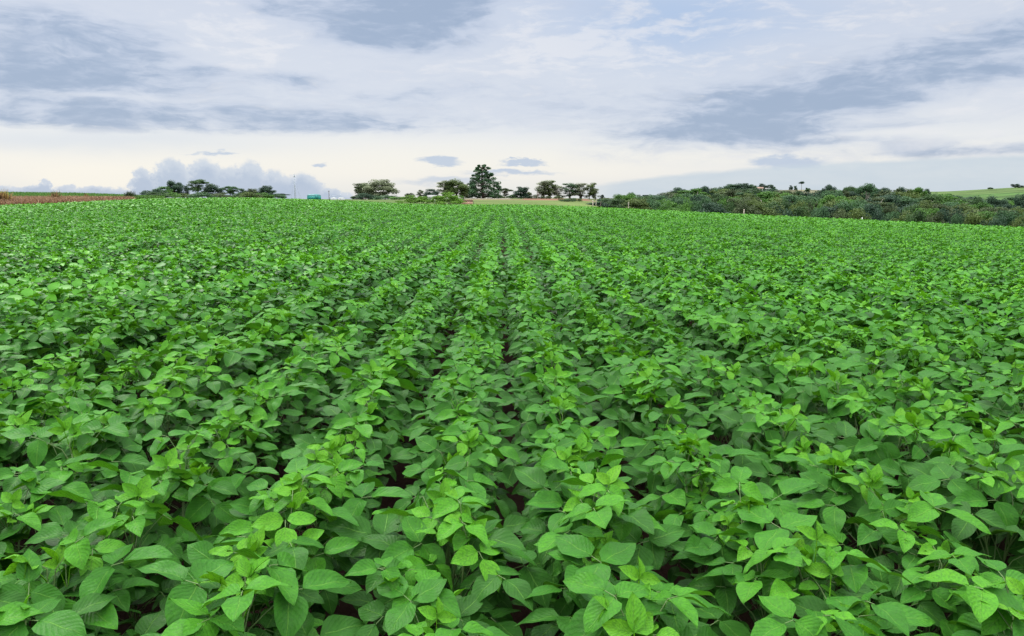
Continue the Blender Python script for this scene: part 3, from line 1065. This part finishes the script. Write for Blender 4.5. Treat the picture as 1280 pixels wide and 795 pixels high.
for (li, zi), pxs in sorted(cells.items()):
    D0, rank = LAYER[li]
    t = li / 5.0
    kinds = ['round', 'bush', 'round', 'round', 'bush'] if li < 2 else (['round', 'umbrella', 'round', 'bare', 'round'] if li < 4 else ['umbrella', 'round', 'round', 'bare', 'round'])
    tones = ['dark', 'blue', 'olive', 'grey', 'bright', 'navy']
    rngt.shuffle(tones)
    for q, px in enumerate(pxs):
        colr = tones[q % 6]
        kind = kinds[int(rngt.integers(0, 5))]
        D = D0 * rngt.uniform(0.95, 1.05)
        sky = float(np.interp(px, SKY_PX, SKY_PY)) - 1.2
        edge = float(np.interp(px, [740, 1280, 1400], [256.5, 283, 289])) - 9
        edge = max(edge, sky + 1.5)
        top = edge + (sky - edge) * t ** 0.85 + rngt.normal(0, 1.3)
        if li == 5:
            top = sky + abs(rngt.normal(0, 1.2)) + 0.5
        wd = 37 + rngt.uniform(-6, 9)
        if kind == 'euc':
            wd *= .6
        if px < 790:
            wd *= .75
        plant_tree('tree', '%s %s %s, %s' % (TONE[colr], SHAPEWORD[kind], rank, ZONES[zi][1]), 'tree', px, D, top, wd, kind, colr,
                   kind == 'bare', GW)
# skyline trees one can tell apart
for (px, D, top, wd, kind, colr, pale, lab) in [
        (790, 300, 240.5, 9, 'euc', 'blue', False, 'slim upright tree standing above the left end of the wood'),
        (799, 305, 243.5, 8, 'euc', 'dark', False, 'smaller slim tree right of the slim upright one'),
        (849, 300, 234.7, 20, 'umbrella', 'navy', False, 'flat-topped tree with sky under its crown at the wood\'s left shoulder'),
        (881, 310, 233.3, 18, 'umbrella', 'navy', False, 'dark flat-topped crown left of the hilltop trees'),
        (899, 330, 235, 22, 'round', 'blue', False, 'rounded bluish tree at the left foot of the hilltop'),
        (1036, 320, 231.5, 15, 'umbrella', 'navy', False, 'dark mushroom-shaped tree right of the lone thin-stemmed tree'),
        (1061, 310, 233.5, 17, 'umbrella', 'dark', False, 'dark spreading crown left of the tallest umbrella crown'),
        (1083, 290, 230.0, 25, 'umbrella', 'blue', True, 'tallest umbrella crown of the wood on a pale trunk'),
        (1101, 315, 235.3, 20, 'umbrella', 'navy', False, 'flat dark crown right of the tallest umbrella crown'),
        (1125, 318, 234.2, 13, 'umbrella', 'navy', False, 'small umbrella crown standing clear against the sky'),
        (1115, 285, 236, 20, 'bare', 'grey', True, 'brownish tree with a pale bare forked trunk near the small umbrella crown'),
        (1050, 285, 237.5, 24, 'bare', 'grey', True, 'sparse tree with bare pale forked limbs below the skyline'),
        (979, 275, 243, 18, 'bare', 'olive', True, 'pale-trunked tree below the brown hilltop field'),
        (1018, 190, 254, 17, 'bare', 'grey', True, 'pale leaning trunk tree low in the middle of the wood'),
        (1147, 322, 234.8, 18, 'umbrella', 'bright', False, 'green slanting crown at the right end of the skyline'),
        (1158, 420, 236.5, 8, 'round', 'navy', False, 'small bluish tree behind the slanting green crown'),
        (1222, 260, 247.5, 15, 'round', 'dark', False, 'dark round tree in front of the green hill'),
        (1247, 262, 246.5, 24, 'round', 'navy', False, 'large dark tree at the foot of the green hill'),
        (1277, 255, 243.5, 22, 'round', 'navy', False, 'dark tree cut by the photo\'s right edge'),
        (912, 430, 230.5, 24, 'round', 'blue', False, 'leftmost bluish tree of the hilltop grove'),
        (927, 425, 229.3, 24, 'round', 'navy', False, 'broad dark tree in the middle of the hilltop grove'),
        (939, 430, 230.8, 14, 'round', 'dark', False, 'dark tree just left of the white farmhouse'),
        (952, 440, 229.5, 11, 'euc', 'navy', False, 'slim dark tree right behind the white farmhouse'),
        (959, 440, 231.2, 13, 'round', 'navy', False, 'dark tree right of the farmhouse roof'),
        (965, 440, 231.3, 9, 'round', 'dark', False, 'last small tree right of the farmhouse grove'),
        (988, 460, 231.8, 4.5, 'round', 'navy', False, 'tiny left tree of the two on the bare hilltop'),
        (994, 460, 232.3, 4.5, 'round', 'blue', False, 'tiny right tree of the two on the bare hilltop'),
        (1009, 455, 234.8, 6, 'round', 'dark', False, 'small bush-like tree right of the lone thin-stemmed tree'),
        (1237, 590, 234.3, 6, 'round', 'blue', False, 'tiny pale tree halfway up the green hill\'s ridge'),
        (1268, 590, 230.0, 10, 'round', 'navy', False, 'dark tree on the green hill\'s ridge near the right edge'),
        (1278, 590, 231.8, 9, 'bush', 'navy', False, 'low dark bush on the ridge at the right edge')]:
    plant_tree('tree', lab, 'tree', px, D, top, wd, kind, colr, pale, 'trees on the skyline at the right')
plant_tree('tree', 'lone thin-stemmed tree with a small tuft on the bare hilltop', 'tree', 1001, 458, 226.8, 6.5, 'palm', 'navy')


# ------------------------------------------------------------------ grasses at the left edge
def blades(mb, rng, X, Y, Z, h, spread, width, tone_lo, tone_hi):
    n = len(X)
    a = rng.uniform(0, 6.28, n)
    lean = rng.uniform(0.1, 1.0, n) * spread
    hh = h * rng.uniform(0.5, 1.1, n)
    dx, dy = np.cos(a), np.sin(a)
    px, py = -dy * width / 2, dx * width / 2
    b = np.stack([X, Y, Z], 1)
    mid = b + np.stack([dx * lean * .35, dy * lean * .35, hh * .65], 1)
    tip = b + np.stack([dx * lean, dy * lean, hh], 1)
    s = np.stack([px, py, np.zeros(n)], 1)
    V = np.stack([b - s, b + s, mid - s * .8, mid + s * .8, tip], 1).reshape(-1, 3)
    o = (np.arange(n) * 5)[:, None]
    mb.add(V, np.array([[0, 1, 3, 2]]) + o, np.array([[2, 3, 4]]) + o,
           tone=np.repeat(rng.uniform(tone_lo, tone_hi, n), 5))


rg = np.random.default_rng(77)
mb = MB()
n = 15000
apx = az_of(-60) + (az_of(168) - az_of(-60)) * rg.uniform(0, 1, n) ** 1.25
e = np.interp(apx, AZ, _azR)
d_ = rg.uniform(0.2, 1, n) * np.interp(apx, [az_of(-60), az_of(90), az_of(168)], [17, 14, 4])
rr = e + 0.5 + d_
X, Y = rr * np.sin(np.radians(apx)), rr * np.cos(np.radians(apx))
patch = 0.5 + 0.5 * np.sin(X * 0.9) * np.sin(Y * 0.7 + X * .3)
blades(mb, rg, X, Y, zground(X, Y), 0.55, 0.55, 0.09, 0.0, 1.0)
o = obj('dry_grass', mesh_of('dry_grass', mb, CROWN['straw']))
tag(o, 'strip of reddish brown dead grass along the left edge of the field', 'dry grass', kind='stuff')

mb = MB()
n = 16000
apx = az_of(-60) + (az_of(205) - az_of(-60)) * rg.uniform(0, 1, n)
rr = np.interp(apx, AZ, _azR) + np.interp(apx, [az_of(-60), az_of(90), az_of(168), az_of(205)], [19, 16, 6, 3]) + 110 * rg.uniform(0, 1, n) ** 1.7
X, Y = rr * np.sin(np.radians(apx)), rr * np.cos(np.radians(apx))
blades(mb, rg, X, Y, zground(X, Y), 0.5, 0.5, 0.12, 0.0, 1.0)
o = obj('green_cane', mesh_of('green_cane', mb, CROWN['cane']))
tag(o, 'low green crop behind the strip of dead grass at the left', 'green crop', kind='stuff')


def tuft(name, label, cat, px, D, py_top, wpx, nb, mats, pieces):
    """a clump of long blades; pieces = list of (part name, material, share, height factor)"""
    x, y = ground_xy(px, D)
    z = zg(x, y)
    Ht = EYE + D * slope_of(px, py_top) - z
    t = thing(name, label, cat, (x, y, z))
    w = metres(px, D, wpx)
    for (pn, m, share, hf) in pieces:
        k = int(nb * share)
        b = MB()
        X = rg.normal(0, w * .16, k)
        Y = rg.normal(0, w * .16, k)
        blades(b, rg, X, Y, np.full(k, -0.03), Ht * hf, w * .42, 0.07, 0, 1)
        obj(pn, mesh_of(pn, b, m), t)
    return t


M_BROWN_LEAF = crown_mat('brown_leaves', (0.10, 0.055, 0.03), (0.34, 0.21, 0.10))
M_YEL = crown_mat('yellow_leaves', (0.30, 0.20, 0.05), (0.60, 0.45, 0.15))
M_SPIKE = crown_mat('spiky_leaves', (0.015, 0.03, 0.012), (0.06, 0.09, 0.03))
tuft('reed_clump', 'tall brown and yellow reeds at the photo\'s left edge', 'reeds', 2, 108, 234, 24, 300, None,
     [('leaves', M_BROWN_LEAF, 1.0, .72), ('plumes', M_YEL, .25, .95), ('stalks', M_SPIKE, .02, 1.0)])
tuft('reed_clump', 'small brownish weed clump sticking out of the dead grass', 'weeds', 69, 114, 235, 16, 110, None,
     [('leaves', M_BROWN_LEAF, .8, .8), ('stalks', M_SPIKE, .2, 1.0)])
tuft('weed', 'thin weed stalks right of the small brownish clump', 'weed', 108, 118, 241, 8, 30, None,
     [('stalks', M_BROWN_LEAF, 1.0, 1.0)])
tuft('spiky_shrub', 'dark green spiky shrub at the right end of the dead grass', 'shrub', 162, 120, 238.5, 17, 240, None,
     [('leaves', M_SPIKE, 1.0, 1.0), ('dead_leaves', M_BROWN_LEAF, .25, .5)])

# ------------------------------------------------------------------ structures on the horizon
M_TEAL = plain_mat('teal_sheet_metal', (0.030, 0.270, 0.240), 0.5, 0.12, 1.0)
M_TEAL_ROOF = plain_mat('teal_roof', (0.020, 0.200, 0.190), 0.5, 0.12, 1.0)
M_STEEL = plain_mat('galvanised_steel', (0.45, 0.48, 0.53), 0.5, 0.1, 2.0, 0.3)
M_WOODPOLE = plain_mat('weathered_pole', (0.12, 0.09, 0.075), 0.9, 0.3, 3.0)
M_WHITE = plain_mat('white_wall', (0.80, 0.79, 0.77), 0.8, 0.06, 0.8)
M_ROOF = plain_mat('clay_roof', (0.30, 0.19, 0.15), 0.85, 0.2, 1.2)
M_GREYROOF = plain_mat('fibre_cement_roof', (0.24, 0.24, 0.24), 0.85, 0.2, 1.2)
M_DARK = plain_mat('dark_opening', (0.03, 0.03, 0.035), 0.6, 0.1, 1.0)
M_TANK = plain_mat('pale_tank', (0.48, 0.49, 0.49), 0.6, 0.08, 1.0)
M_PINK = plain_mat('pink_render', (0.50, 0.30, 0.22), 0.9, 0.15, 1.0)
M_COPE = plain_mat('brown_coping', (0.17, 0.095, 0.07), 0.9, 0.2, 1.0)
M_POST = plain_mat('grey_post', (0.42, 0.37, 0.30), 0.9, 0.2, 4.0)
M_WPOST = plain_mat('white_post', (0.80, 0.80, 0.76), 0.8, 0.08, 4.0)


def rot_face(px):
    return -math.radians(az_of(px))


def place(px, D):
    x, y = ground_xy(px, D)
    return (x, y, zg(x, y)), rot_face(px)


def top_z(px, D, py, z):
    return EYE + D * slope_of(px, py) - z


# teal shed
D = 290
loc, rz = place(392.5, D)
Hh = top_z(392.5, D, 242.9, loc[2])
w = metres(392, D, 16.5)
t = thing('shed', 'teal green flat-topped shed on the field\'s horizon', 'shed', loc, rz)
b = MB()
b.box((0, 0, (Hh - .5) / 2 - .05), (w, 3.4, Hh - .4))
for k in range(9):
    b.box((-w / 2 + (k + .5) * w / 9, -1.72, (Hh - .5) / 2), (.06, .05, Hh - .6))
obj('wall', mesh_of('wall', b, M_TEAL), t)
b = MB()
b.box((0, 0, Hh - .21), (w + .12, 3.6, .42), taper=.74)
obj('roof', mesh_of('roof', b, M_TEAL_ROOF), t)
b = MB()
b.box((w * .18, -1.77, .9), (1.1, .05, 1.9))
obj('door', mesh_of('door', b, M_TEAL_ROOF), t)

# lattice mast
D = 310
loc, rz = place(369, D)
Hh = top_z(369, D, 218.5, loc[2])
t = thing('lattice_mast', 'slender grey lattice mast on the horizon left of the teal shed', 'mast', loc, rz)
b = MB()
tri = [(math.cos(a) * .28, math.sin(a) * .28) for a in (PI / 2, PI / 2 + 2.094, PI / 2 + 4.189)]
for (a, c) in tri:
    b.tube([(a, c, -.1), (a * .8, c * .8, Hh)], .045, 5)
nseg = 18
for k in range(nseg):
    z0, z1 = Hh * k / nseg, Hh * (k + 1) / nseg
    for i in range(3):
        a, c = tri[i], tri[(i + 1) % 3]
        b.tube([(a[0] * .97, a[1] * .97, z0), (c[0] * .97, c[1] * .97, z1)], .022, 4, cap=False)
obj('tower', mesh_of('tower', b, M_STEEL), t)
b = MB()
b.box((0, -.2, Hh - .35), (.34, .16, .8))
b.tube([(0, 0, Hh - .2), (0, 0, Hh + .5)], .03, 5)
obj('antenna', mesh_of('antenna', b, M_STEEL), t)
for sx, sy, hf in ((1.9, -.4, .92), (2.5, .6, .6), (-1.6, 1.6, .92)):
    b = MB()
    b.tube([(0, 0, Hh * hf), (sx, sy, 0)], .02, 4)
    obj('guy_wire', mesh_of('guy_wire', b, M_STEEL), t)

# utility pole
D = 280
loc, rz = place(411.3, D)
Hh = top_z(411.3, D, 238.3, loc[2])
t = thing('utility_pole', 'dark wooden pole right of the teal shed', 'pole', loc, rz)
b = MB()
b.tube([(0, 0, -.2), (0, 0, Hh)], [.13, .09], 8)
obj('shaft', mesh_of('shaft', b, M_WOODPOLE), t)
b = MB()
b.box((0, -.11, Hh - .25), (.55, .1, .12))
for q in (-.2, .2):
    b.tube([(q, -.11, Hh - .19), (q, -.11, Hh - .02)], .035, 6)
obj('crossarm', mesh_of('crossarm', b, M_WOODPOLE), t)

# pipe frame and two tanks
loc, rz = place(419, 282)
Hh = top_z(419, 282, 245, loc[2])
w = metres(419, 282, 13.5)
t = thing('pipe_frame', 'thin horizontal pipe frame beside the dark pole', 'frame', loc, rz)
b = MB()
b.tube([(-w / 2, 0, Hh), (w / 2, 0, Hh)], .06, 6)
obj('beam', mesh_of('beam', b, M_STEEL), t)
for q, hx in ((-.5, 0), (.5, .9)):
    b = MB()
    b.tube([(q * w, 0, -.1), (q * w, 0, Hh - .03 + hx)], .05, 6)
    obj('upright', mesh_of('upright', b, M_STEEL), t)
for px, wpx, lab in ((417, 6.5, 'pale squat tank left under the pipe frame'), (426.5, 8, 'wider pale squat tank right of the pipe frame')):
    loc, rz = place(px, 284)
    Hh = top_z(px, 284, 246.8, loc[2])
    R = metres(px, 284, wpx) / 2
    t = thing('tank', lab, 'tank', loc, rz, 'pale tanks by the pipe frame')
    b = MB()
    b.tube([(0, 0, -.1), (0, 0, .05), (0, 0, Hh * .86)], R, 16)
    obj('body', mesh_of('body', b, M_TANK), t)
    b = MB()
    b.tube([(0, 0, Hh * .865), (0, 0, Hh * .95), (0, 0, Hh)], [R * 1.02, R * .7, R * .2], 16)
    obj('lid', mesh_of('lid', b, M_TANK), t)


def house(name, label, px, D, py_eave, py_ridge, wpx, depth, wall_m, roof_m, openings):
    loc, rz = place(px, D)
    He = top_z(px, D, py_eave, loc[2])
    Hr = top_z(px, D, py_ridge, loc[2])
    w = metres(px, D, wpx)
    t = thing(name, label, 'building', loc, rz)
    b = MB()
    b.box((0, 0, He / 2 - .1), (w, depth, He + .2))
    obj('wall', mesh_of('wall', b, wall_m), t)
    b = MB()
    ov = .3
    y = depth / 2 + ov
    V = [(-w / 2 - ov, -y, He + .02), (w / 2 + ov, -y, He + .02), (w / 2 + ov, 0, Hr), (-w / 2 - ov, 0, Hr), (-w / 2 - ov, y, He + .02), (w / 2 + ov, y, He + .02)]
    V += [(a, c, d + .14) for a, c, d in V]
    Q = [[0, 3, 2, 1], [3, 4, 5, 2], [6, 7, 8, 9], [9, 8, 11, 10], [0, 1, 7, 6], [5, 4, 10, 11], [1, 2, 8, 7], [2, 5, 11, 8], [3, 0, 6, 9], [4, 3, 9, 10]]
    b.add(V, Q)
    obj('roof', mesh_of('roof', b, roof_m), t)
    for (kind, fx, fw, z0, z1) in openings:
        b = MB()
        b.box((fx * w, -depth / 2 - .02, He * (z0 + z1) / 2), (fw * w, .08, He * (z1 - z0)))
        obj(kind, mesh_of(kind, b, M_DARK), t)
    return t


house('hut', 'small white hut between the bright green bushes', 540, 172, 247.2, 244.6, 8.5, 2.2, M_WHITE, M_GREYROOF,
      [('door', .06, .2, .0, .82), ('window', -.28, .15, .45, .8)])
house('farmhouse', 'white farmhouse with a clay roof among the hilltop trees', 947, 436, 235.9, 234.2, 11.5, 6, M_WHITE, M_ROOF,
      [('window', -.3, .1, .35, .75), ('door', .05, .1, 0, .75), ('window', .3, .1, .35, .75)])
house('outbuilding', 'small white outbuilding right of the hilltop farmhouse', 959.5, 434, 236.3, 235.3, 5.5, 3.5, M_WHITE, M_GREYROOF,
      [('door', 0, .25, 0, .8)])

# low pink wall beside the bushes
loc, rz = place(584, 150)
Hh = top_z(584, 150, 251.6, loc[2])
w = metres(584, 150, 13.5)
t = thing('low_wall', 'low pink wall with brown top right of the bright bushes', 'wall', loc, rz)
b = MB()
b.box((0, 0, Hh / 2 - .1), (w, .35, Hh + .2))
obj('masonry', mesh_of('masonry', b, M_PINK), t)
b = MB()
b.box((0, 0, Hh + .13), (w + .1, .5, .25))
obj('coping', mesh_of('coping', b, M_COPE), t)


def post(label, px, D, py_top, r, m, group=None, lean=0.0):
    loc, rz = place(px, D)
    Hh = top_z(px, D, py_top, loc[2])
    t = MB()
    t.tube([(0, 0, -.2), (lean * .5, 0, Hh * .5), (lean, 0, Hh - .05), (lean, 0, Hh)], [r, r * .95, r * .9, r * .55], 8)
    o = obj('fence_post', mesh_of('fence_post', t, m, True), None, loc)
    tag(o, label, 'post', group)


GP = 'posts along the far edge of the field'
post('dark short post at the right end of the pink wall', 592, 148, 251, .07, M_WOODPOLE, GP)
post('pale thick post left of the wood\'s left tip', 741.3, 128, 250.2, .10, M_POST, GP)
post('thin pale post right of the thick one by the wood\'s tip', 745.3, 130, 249.0, .07, M_POST, GP)
post('brown leaning post beside the two pale posts', 750, 126, 251.3, .06, M_WOODPOLE, GP, .2)
post('pale grey post at the field\'s edge below the farmhouse', 931, 96, 261.5, .075, M_POST, GP)
post('white post at the field\'s edge below the tallest umbrella crown', 1080, 84, 271.8, .055, M_WPOST, GP)
post('tan post at the field\'s edge under the slim upright tree', 786, 112, 252.5, .06, M_POST, GP)

# ------------------------------------------------------------------ light
SUN_AZ, SUN_EL = -38.0, 46.0
sd = bpy.data.lights.new('sun', 'SUN')
sd.energy = 1.5
sd.angle = math.radians(16)
sd.color = (1.0, 0.95, 0.87)
so = bpy.data.objects.new('sun', sd)
C.objects.link(so)
a, e_ = math.radians(SUN_AZ), math.radians(SUN_EL)
sv = Vector((math.sin(a) * math.cos(e_), math.cos(a) * math.cos(e_), math.sin(e_)))
so.rotation_euler = (-sv).to_track_quat('-Z', 'Y').to_euler()

w = bpy.data.worlds.new('World')
scene.world = w
w.use_nodes = True
t = NT(w.node_tree)
bg = w.node_tree.nodes['Background']
sky = t.node('ShaderNodeTexSky', sky_type='NISHITA')
sky.sun_disc = False
sky.sun_elevation = e_
sky.sun_rotation = a
tc = t.node('ShaderNodeTexCoord').outputs['Generated']
dirn = t.vm('NORMALIZE', tc)
sp = t.node('ShaderNodeSeparateXYZ')
t.put(sp.inputs[0], dirn)
dx, dy, dz = sp.outputs
R2D = 57.29578
az = t.m('MULTIPLY', t.m('ARCTAN2', dx, dy), R2D)
el = t.m('MULTIPLY', t.m('ARCSINE', dz), R2D)
elp = t.m('MAXIMUM', el, 0.0)
P0 = t.xyz(az, el, 0.0)


def azel(px, py):
    d = direction(px, py)
    return math.degrees(math.atan2(d.x, d.y)), math.degrees(math.asin(d.z))


# noise fields in sky angles; the layer is stretched sideways the way a flat deck looks towards the horizon
wn = t.noise(t.vm('MULTIPLY', P0, (0.10, 0.30, 1)), 1.0, 4, 0.55, color=True)
warp = t.vm('SCALE', t.vm('SUBTRACT', wn, (0.5, 0.5, 0.5)))
warp.node.inputs['Scale'].default_value = 1.0
PW = t.vm('ADD', P0, t.vm('MULTIPLY', warp, (6.5, 2.0, 0)))
streak = t.noise(t.vm('MULTIPLY', PW, (0.085, 0.46, 1)), 1.0, 6, 0.58)
fine = t.noise(t.vm('MULTIPLY', PW, (0.30, 1.1, 1)), 1.0, 5, 0.62)


def blob(Pv, px, py, wpx, hpx, rot=0.0):
    """soft ellipse of the sky centred where the photograph shows a cloud"""
    ca, ce = azel(px, py)
    da = abs(azel(px + wpx / 2, py)[0] - azel(px - wpx / 2, py)[0]) / 2
    de = abs(azel(px, py - hpx / 2)[1] - azel(px, py + hpx / 2)[1]) / 2
    v = t.vm('SUBTRACT', Pv, (ca, ce, 0.0))
    if rot:
        vr = t.node('ShaderNodeVectorRotate', rotation_type='Z_AXIS')
        t.put(vr.inputs['Vector'], v)
        vr.inputs['Angle'].default_value = -math.radians(rot)
        v = vr.outputs[0]
    v = t.vm('MULTIPLY', v, (1.0 / da, 1.0 / de, 0.0))
    d2 = t.vm('DOT_PRODUCT', v, v, out=1)
    return t.m('POWER', 2.718, t.m('MULTIPLY', d2, -1.0))


def total(items):
    s = None
    for amp, b in items:
        x = t.m('MULTIPLY', b, amp)
        s = x if s is None else t.m('ADD', s, x)
    return s


# 1 open sky: cream by the horizon, lavender white cloud veil above
veil = t.ramp(t.m('DIVIDE', elp, 16.0), [(0.0, (0.84, 0.85, 0.84)), (0.08, (0.90, 0.89, 0.87)), (0.22, (0.86, 0.88, 0.90)),
                                         (0.36, (0.74, 0.785, 0.87)), (1.0, (0.65, 0.71, 0.84))])
blue = t.m('ADD', blob(PW, 850, 20, 330, 110), t.m('MULTIPLY', blob(PW, 120, 178, 420, 26), 0.5), clamp=True)
colr = t.mix(t.m('MULTIPLY', blue, 0.8), veil, (0.43, 0.58, 0.83))
warm = total([(0.70, blob(PW, 100, 205, 420, 62)), (0.7, blob(P0, 120, 226, 130, 24)), (0.60, blob(PW, 470, 205, 420, 60)), (0.40, blob(PW, 720, 205, 260, 44)),
              (0.35, blob(PW, 1010, 196, 460, 26)), (0.35, blob(PW, 1130, 222, 260, 18))])
colr = t.mix(t.m('MINIMUM', warm, 0.85), colr, (1.0, 0.965, 0.87))
# 2 grey-blue deck
mask = total([(0.46, blob(PW, 90, 45, 340, 60)), (0.58, blob(PW, 70, 92, 360, 50)), (0.74, blob(PW, 535, 16, 260, 88)), (0.35, blob(PW, 450, 44, 90, 22)),
              (0.40, blob(PW, 975, 138, 400, 70, 4)), (0.27, blob(PW, 1120, 100, 560, 80, 8)), (0.30, blob(PW, 1220, 58, 340, 56, 11)),
              (0.40, blob(PW, 900, 172, 330, 28)), (0.46, blob(PW, 160, 146, 620, 46)), (0.22, blob(PW, 460, 160, 300, 30)),
              (0.34, blob(PW, 1215, 190, 280, 20)), (0.34, blob(PW, 1250, 92, 130, 16)), (0.3, blob(PW, 245, 85, 70, 14)), (0.3, blob(PW, 370, 100, 90, 20)),
              (0.26, blob(PW, 510, 120, 140, 22)), (0.3, blob(PW, 350, 2, 90, 26)), (0.12, blob(PW, 690, 120, 300, 60)),
              (-0.40, blob(PW, 690, 62, 260, 60)), (-0.30, blob(PW, 300, 50, 180, 60)), (-0.30, blob(PW, 650, 20, 70, 60)),
              (-0.26, blob(PW, 1200, 132, 200, 24, 6)), (-0.22, blob(PW, 120, 118, 240, 10)), (-0.25, blob(PW, 1110, 168, 260, 10)), (-0.25, blob(PW, 640, 175, 260, 20))])
tex = t.noise(t.vm('MULTIPLY', PW, (0.5, 1.8, 1)), 1.0, 5, 0.58)
dens = t.m('ADD', t.m('ADD', t.m('MULTIPLY', streak, 0.85), t.m('MULTIPLY', t.m('SUBTRACT', fine, 0.5), 0.55)), mask)
dens = t.m('ADD', dens, t.m('MULTIPLY', t.m('SUBTRACT', tex, 0.5), 0.40))
band = t.step(t.m('ADD', el, t.m('MULTIPLY', t.m('SUBTRACT', fine, 0.5), 1.2)), 3.8, 4.5)   # the deck ends in a level base
lowb = t.m('MULTIPLY', t.step(az, 2.0, 9.0), t.step(el, 1.6, 2.6))                            # and reaches lower on the right
band = t.m('MAXIMUM', band, lowb)
deck = t.m('MULTIPLY', t.step(dens, 0.32, 0.92), band)
deckcol = t.mix(t.step(t.m('ADD', dens, t.m('MULTIPLY', t.m('SUBTRACT', tex, 0.5), 0.7)), 0.48, 1.08), (0.55, 0.63, 0.79), (0.35, 0.45, 0.62))
colr = t.mix(t.m('MULTIPLY', deck, 0.92), colr, deckcol)
light = t.m('MULTIPLY', t.step(t.m('SUBTRACT', t.m('ADD', t.m('ADD', fine, t.m('MULTIPLY', tex, 0.5)), t.m('MULTIPLY', streak, 0.4)), t.m('MULTIPLY', mask, 0.55)), 0.90, 1.18), band)
colr = t.mix(t.m('MULTIPLY', light, 0.55), colr, (0.90, 0.90, 0.93))
# 3 small lens clouds near the horizon and the pale wedge on the right
wl = t.vm('SUBTRACT', t.noise(t.vm('MULTIPLY', P0, (0.45, 1.5, 1)), 1.0, 4, 0.6, color=True), (0.5, 0.5, 0.5))
PL = t.vm('ADD', P0, t.vm('MULTIPLY', wl, (3.5, 1.3, 0)))
lens = total([(1, blob(PL, 550, 200, 66, 13)), (1, blob(PL, 655, 203, 70, 7)), (0.9, blob(PL, 985, 203, 120, 16)), (0.7, blob(PL, 270, 192, 90, 6)),
              (0.8, blob(PL, 400, 207, 22, 6)), (0.75, blob(PL, 640, 215, 150, 8)), (0.6, blob(PL, 560, 226, 200, 14))])
colr = t.mix(t.m('MULTIPLY', t.step(lens, 0.25, 0.75), 0.8), colr, (0.48, 0.59, 0.77))
wt = azel(740, 232)
wedge_top = t.m('ADD', t.m('MULTIPLY', t.m('SUBTRACT', 1.0, t.m('POWER', 2.718, t.m('MULTIPLY', t.m('MAXIMUM', t.m('SUBTRACT', az, wt[0]), 0.0), -0.075))), 2.1),
                t.m('MULTIPLY', t.m('SUBTRACT', fine, 0.5), 0.5))
wedge = t.m('MULTIPLY', t.step(t.m('SUBTRACT', t.m('ADD', wedge_top, 0.5), el), -0.15, 0.25), t.step(az, wt[0] - 3, wt[0] + 3))
colr = t.mix(t.m('MULTIPLY', wedge, 0.85), colr, t.mix(fine, (0.53, 0.65, 0.77), (0.70, 0.77, 0.83)))
# 4 cumulus bank low on the left, crisp cauliflower top
bump = t.noise(t.vm('MULTIPLY', P0, (1, 1.15, 1)), 0.75, 6, 0.60)
bump2 = t.noise(P0, 2.6, 4, 0.65)
PC = t.vm('ADD', P0, t.vm('SCALE', t.xyz(t.m('SUBTRACT', bump2, 0.5), t.m('SUBTRACT', bump, 0.5), 0)))
PC.node.inputs[1].links[0].from_node.inputs['Scale'].default_value = 1.3
bank = None
for (px, py, wpx, hpx) in [(215, 240, 60, 82), (258, 242, 62, 86), (312, 246, 56, 90), (180, 246, 40, 70), (285, 246, 160, 72), (345, 248, 60, 66), (378, 248, 64, 62),
                           (415, 252, 60, 32), (44, 242, 40, 24), (57, 240, 22, 34), (100, 247, 80, 30), (20, 250, 180, 32), (130, 251, 180, 34), (300, 250, 260, 50)]:
    bb = blob(PC, px, py, wpx, hpx)
    bank = bb if bank is None else t.m('MAXIMUM', bank, bb)
edge_ = t.step(bank, 0.30, 0.45)
inner = t.step(t.m('ADD', bank, t.m('MULTIPLY', t.m('SUBTRACT', bump2, 0.5), 0.3)), 0.38, 0.75)
bankcol = t.mix(inner, (0.66, 0.73, 0.83), t.mix(bump, (0.43, 0.53, 0.70), (0.57, 0.66, 0.79)))
colr = t.mix(edge_, colr, bankcol)
# unseen sky overhead raised well beyond a natural overcast to light the crop, and a little thin blue from the clear air above
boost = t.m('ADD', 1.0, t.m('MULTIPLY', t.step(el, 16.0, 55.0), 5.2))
cl = t.vm('SCALE', colr)
cl.node.inputs['Scale'].default_value = 8.6
t.put(bg.inputs['Color'], t.mix(0.95, sky.outputs[0], cl))
bg.inputs['Strength'].default_value = 0.1
# the closed overcast higher up, above the part the clouds are modelled in
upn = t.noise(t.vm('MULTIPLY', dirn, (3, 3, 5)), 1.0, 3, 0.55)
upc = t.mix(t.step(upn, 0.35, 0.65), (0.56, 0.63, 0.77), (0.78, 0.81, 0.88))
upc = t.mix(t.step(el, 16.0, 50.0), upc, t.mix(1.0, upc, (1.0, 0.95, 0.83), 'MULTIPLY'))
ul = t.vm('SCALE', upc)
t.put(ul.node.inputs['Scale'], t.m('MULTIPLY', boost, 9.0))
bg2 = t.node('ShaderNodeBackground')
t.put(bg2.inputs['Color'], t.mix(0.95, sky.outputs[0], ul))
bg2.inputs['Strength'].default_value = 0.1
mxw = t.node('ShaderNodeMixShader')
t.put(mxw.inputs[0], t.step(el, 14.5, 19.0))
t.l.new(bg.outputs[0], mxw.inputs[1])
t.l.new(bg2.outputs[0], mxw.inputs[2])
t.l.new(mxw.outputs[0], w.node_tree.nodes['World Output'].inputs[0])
w.cycles.sampling_method = 'MANUAL'
w.cycles.sample_map_resolution = 512

# ------------------------------------------------------------------ render settings
scene.render.resolution_x, scene.render.resolution_y = 1024, 636
vs = scene.view_settings
scene.display_settings.display_device = 'sRGB'
vs.view_transform = 'Standard'
vs.look = 'None'
vs.exposure = 0.16
vs.gamma = 1.0
vs.use_curve_mapping = False
scene.render.engine = 'CYCLES'
scene.cycles.max_bounces = 3
scene.cycles.diffuse_bounces = 2
scene.cycles.transmission_bounces = 2
scene.cycles.glossy_bounces = 1
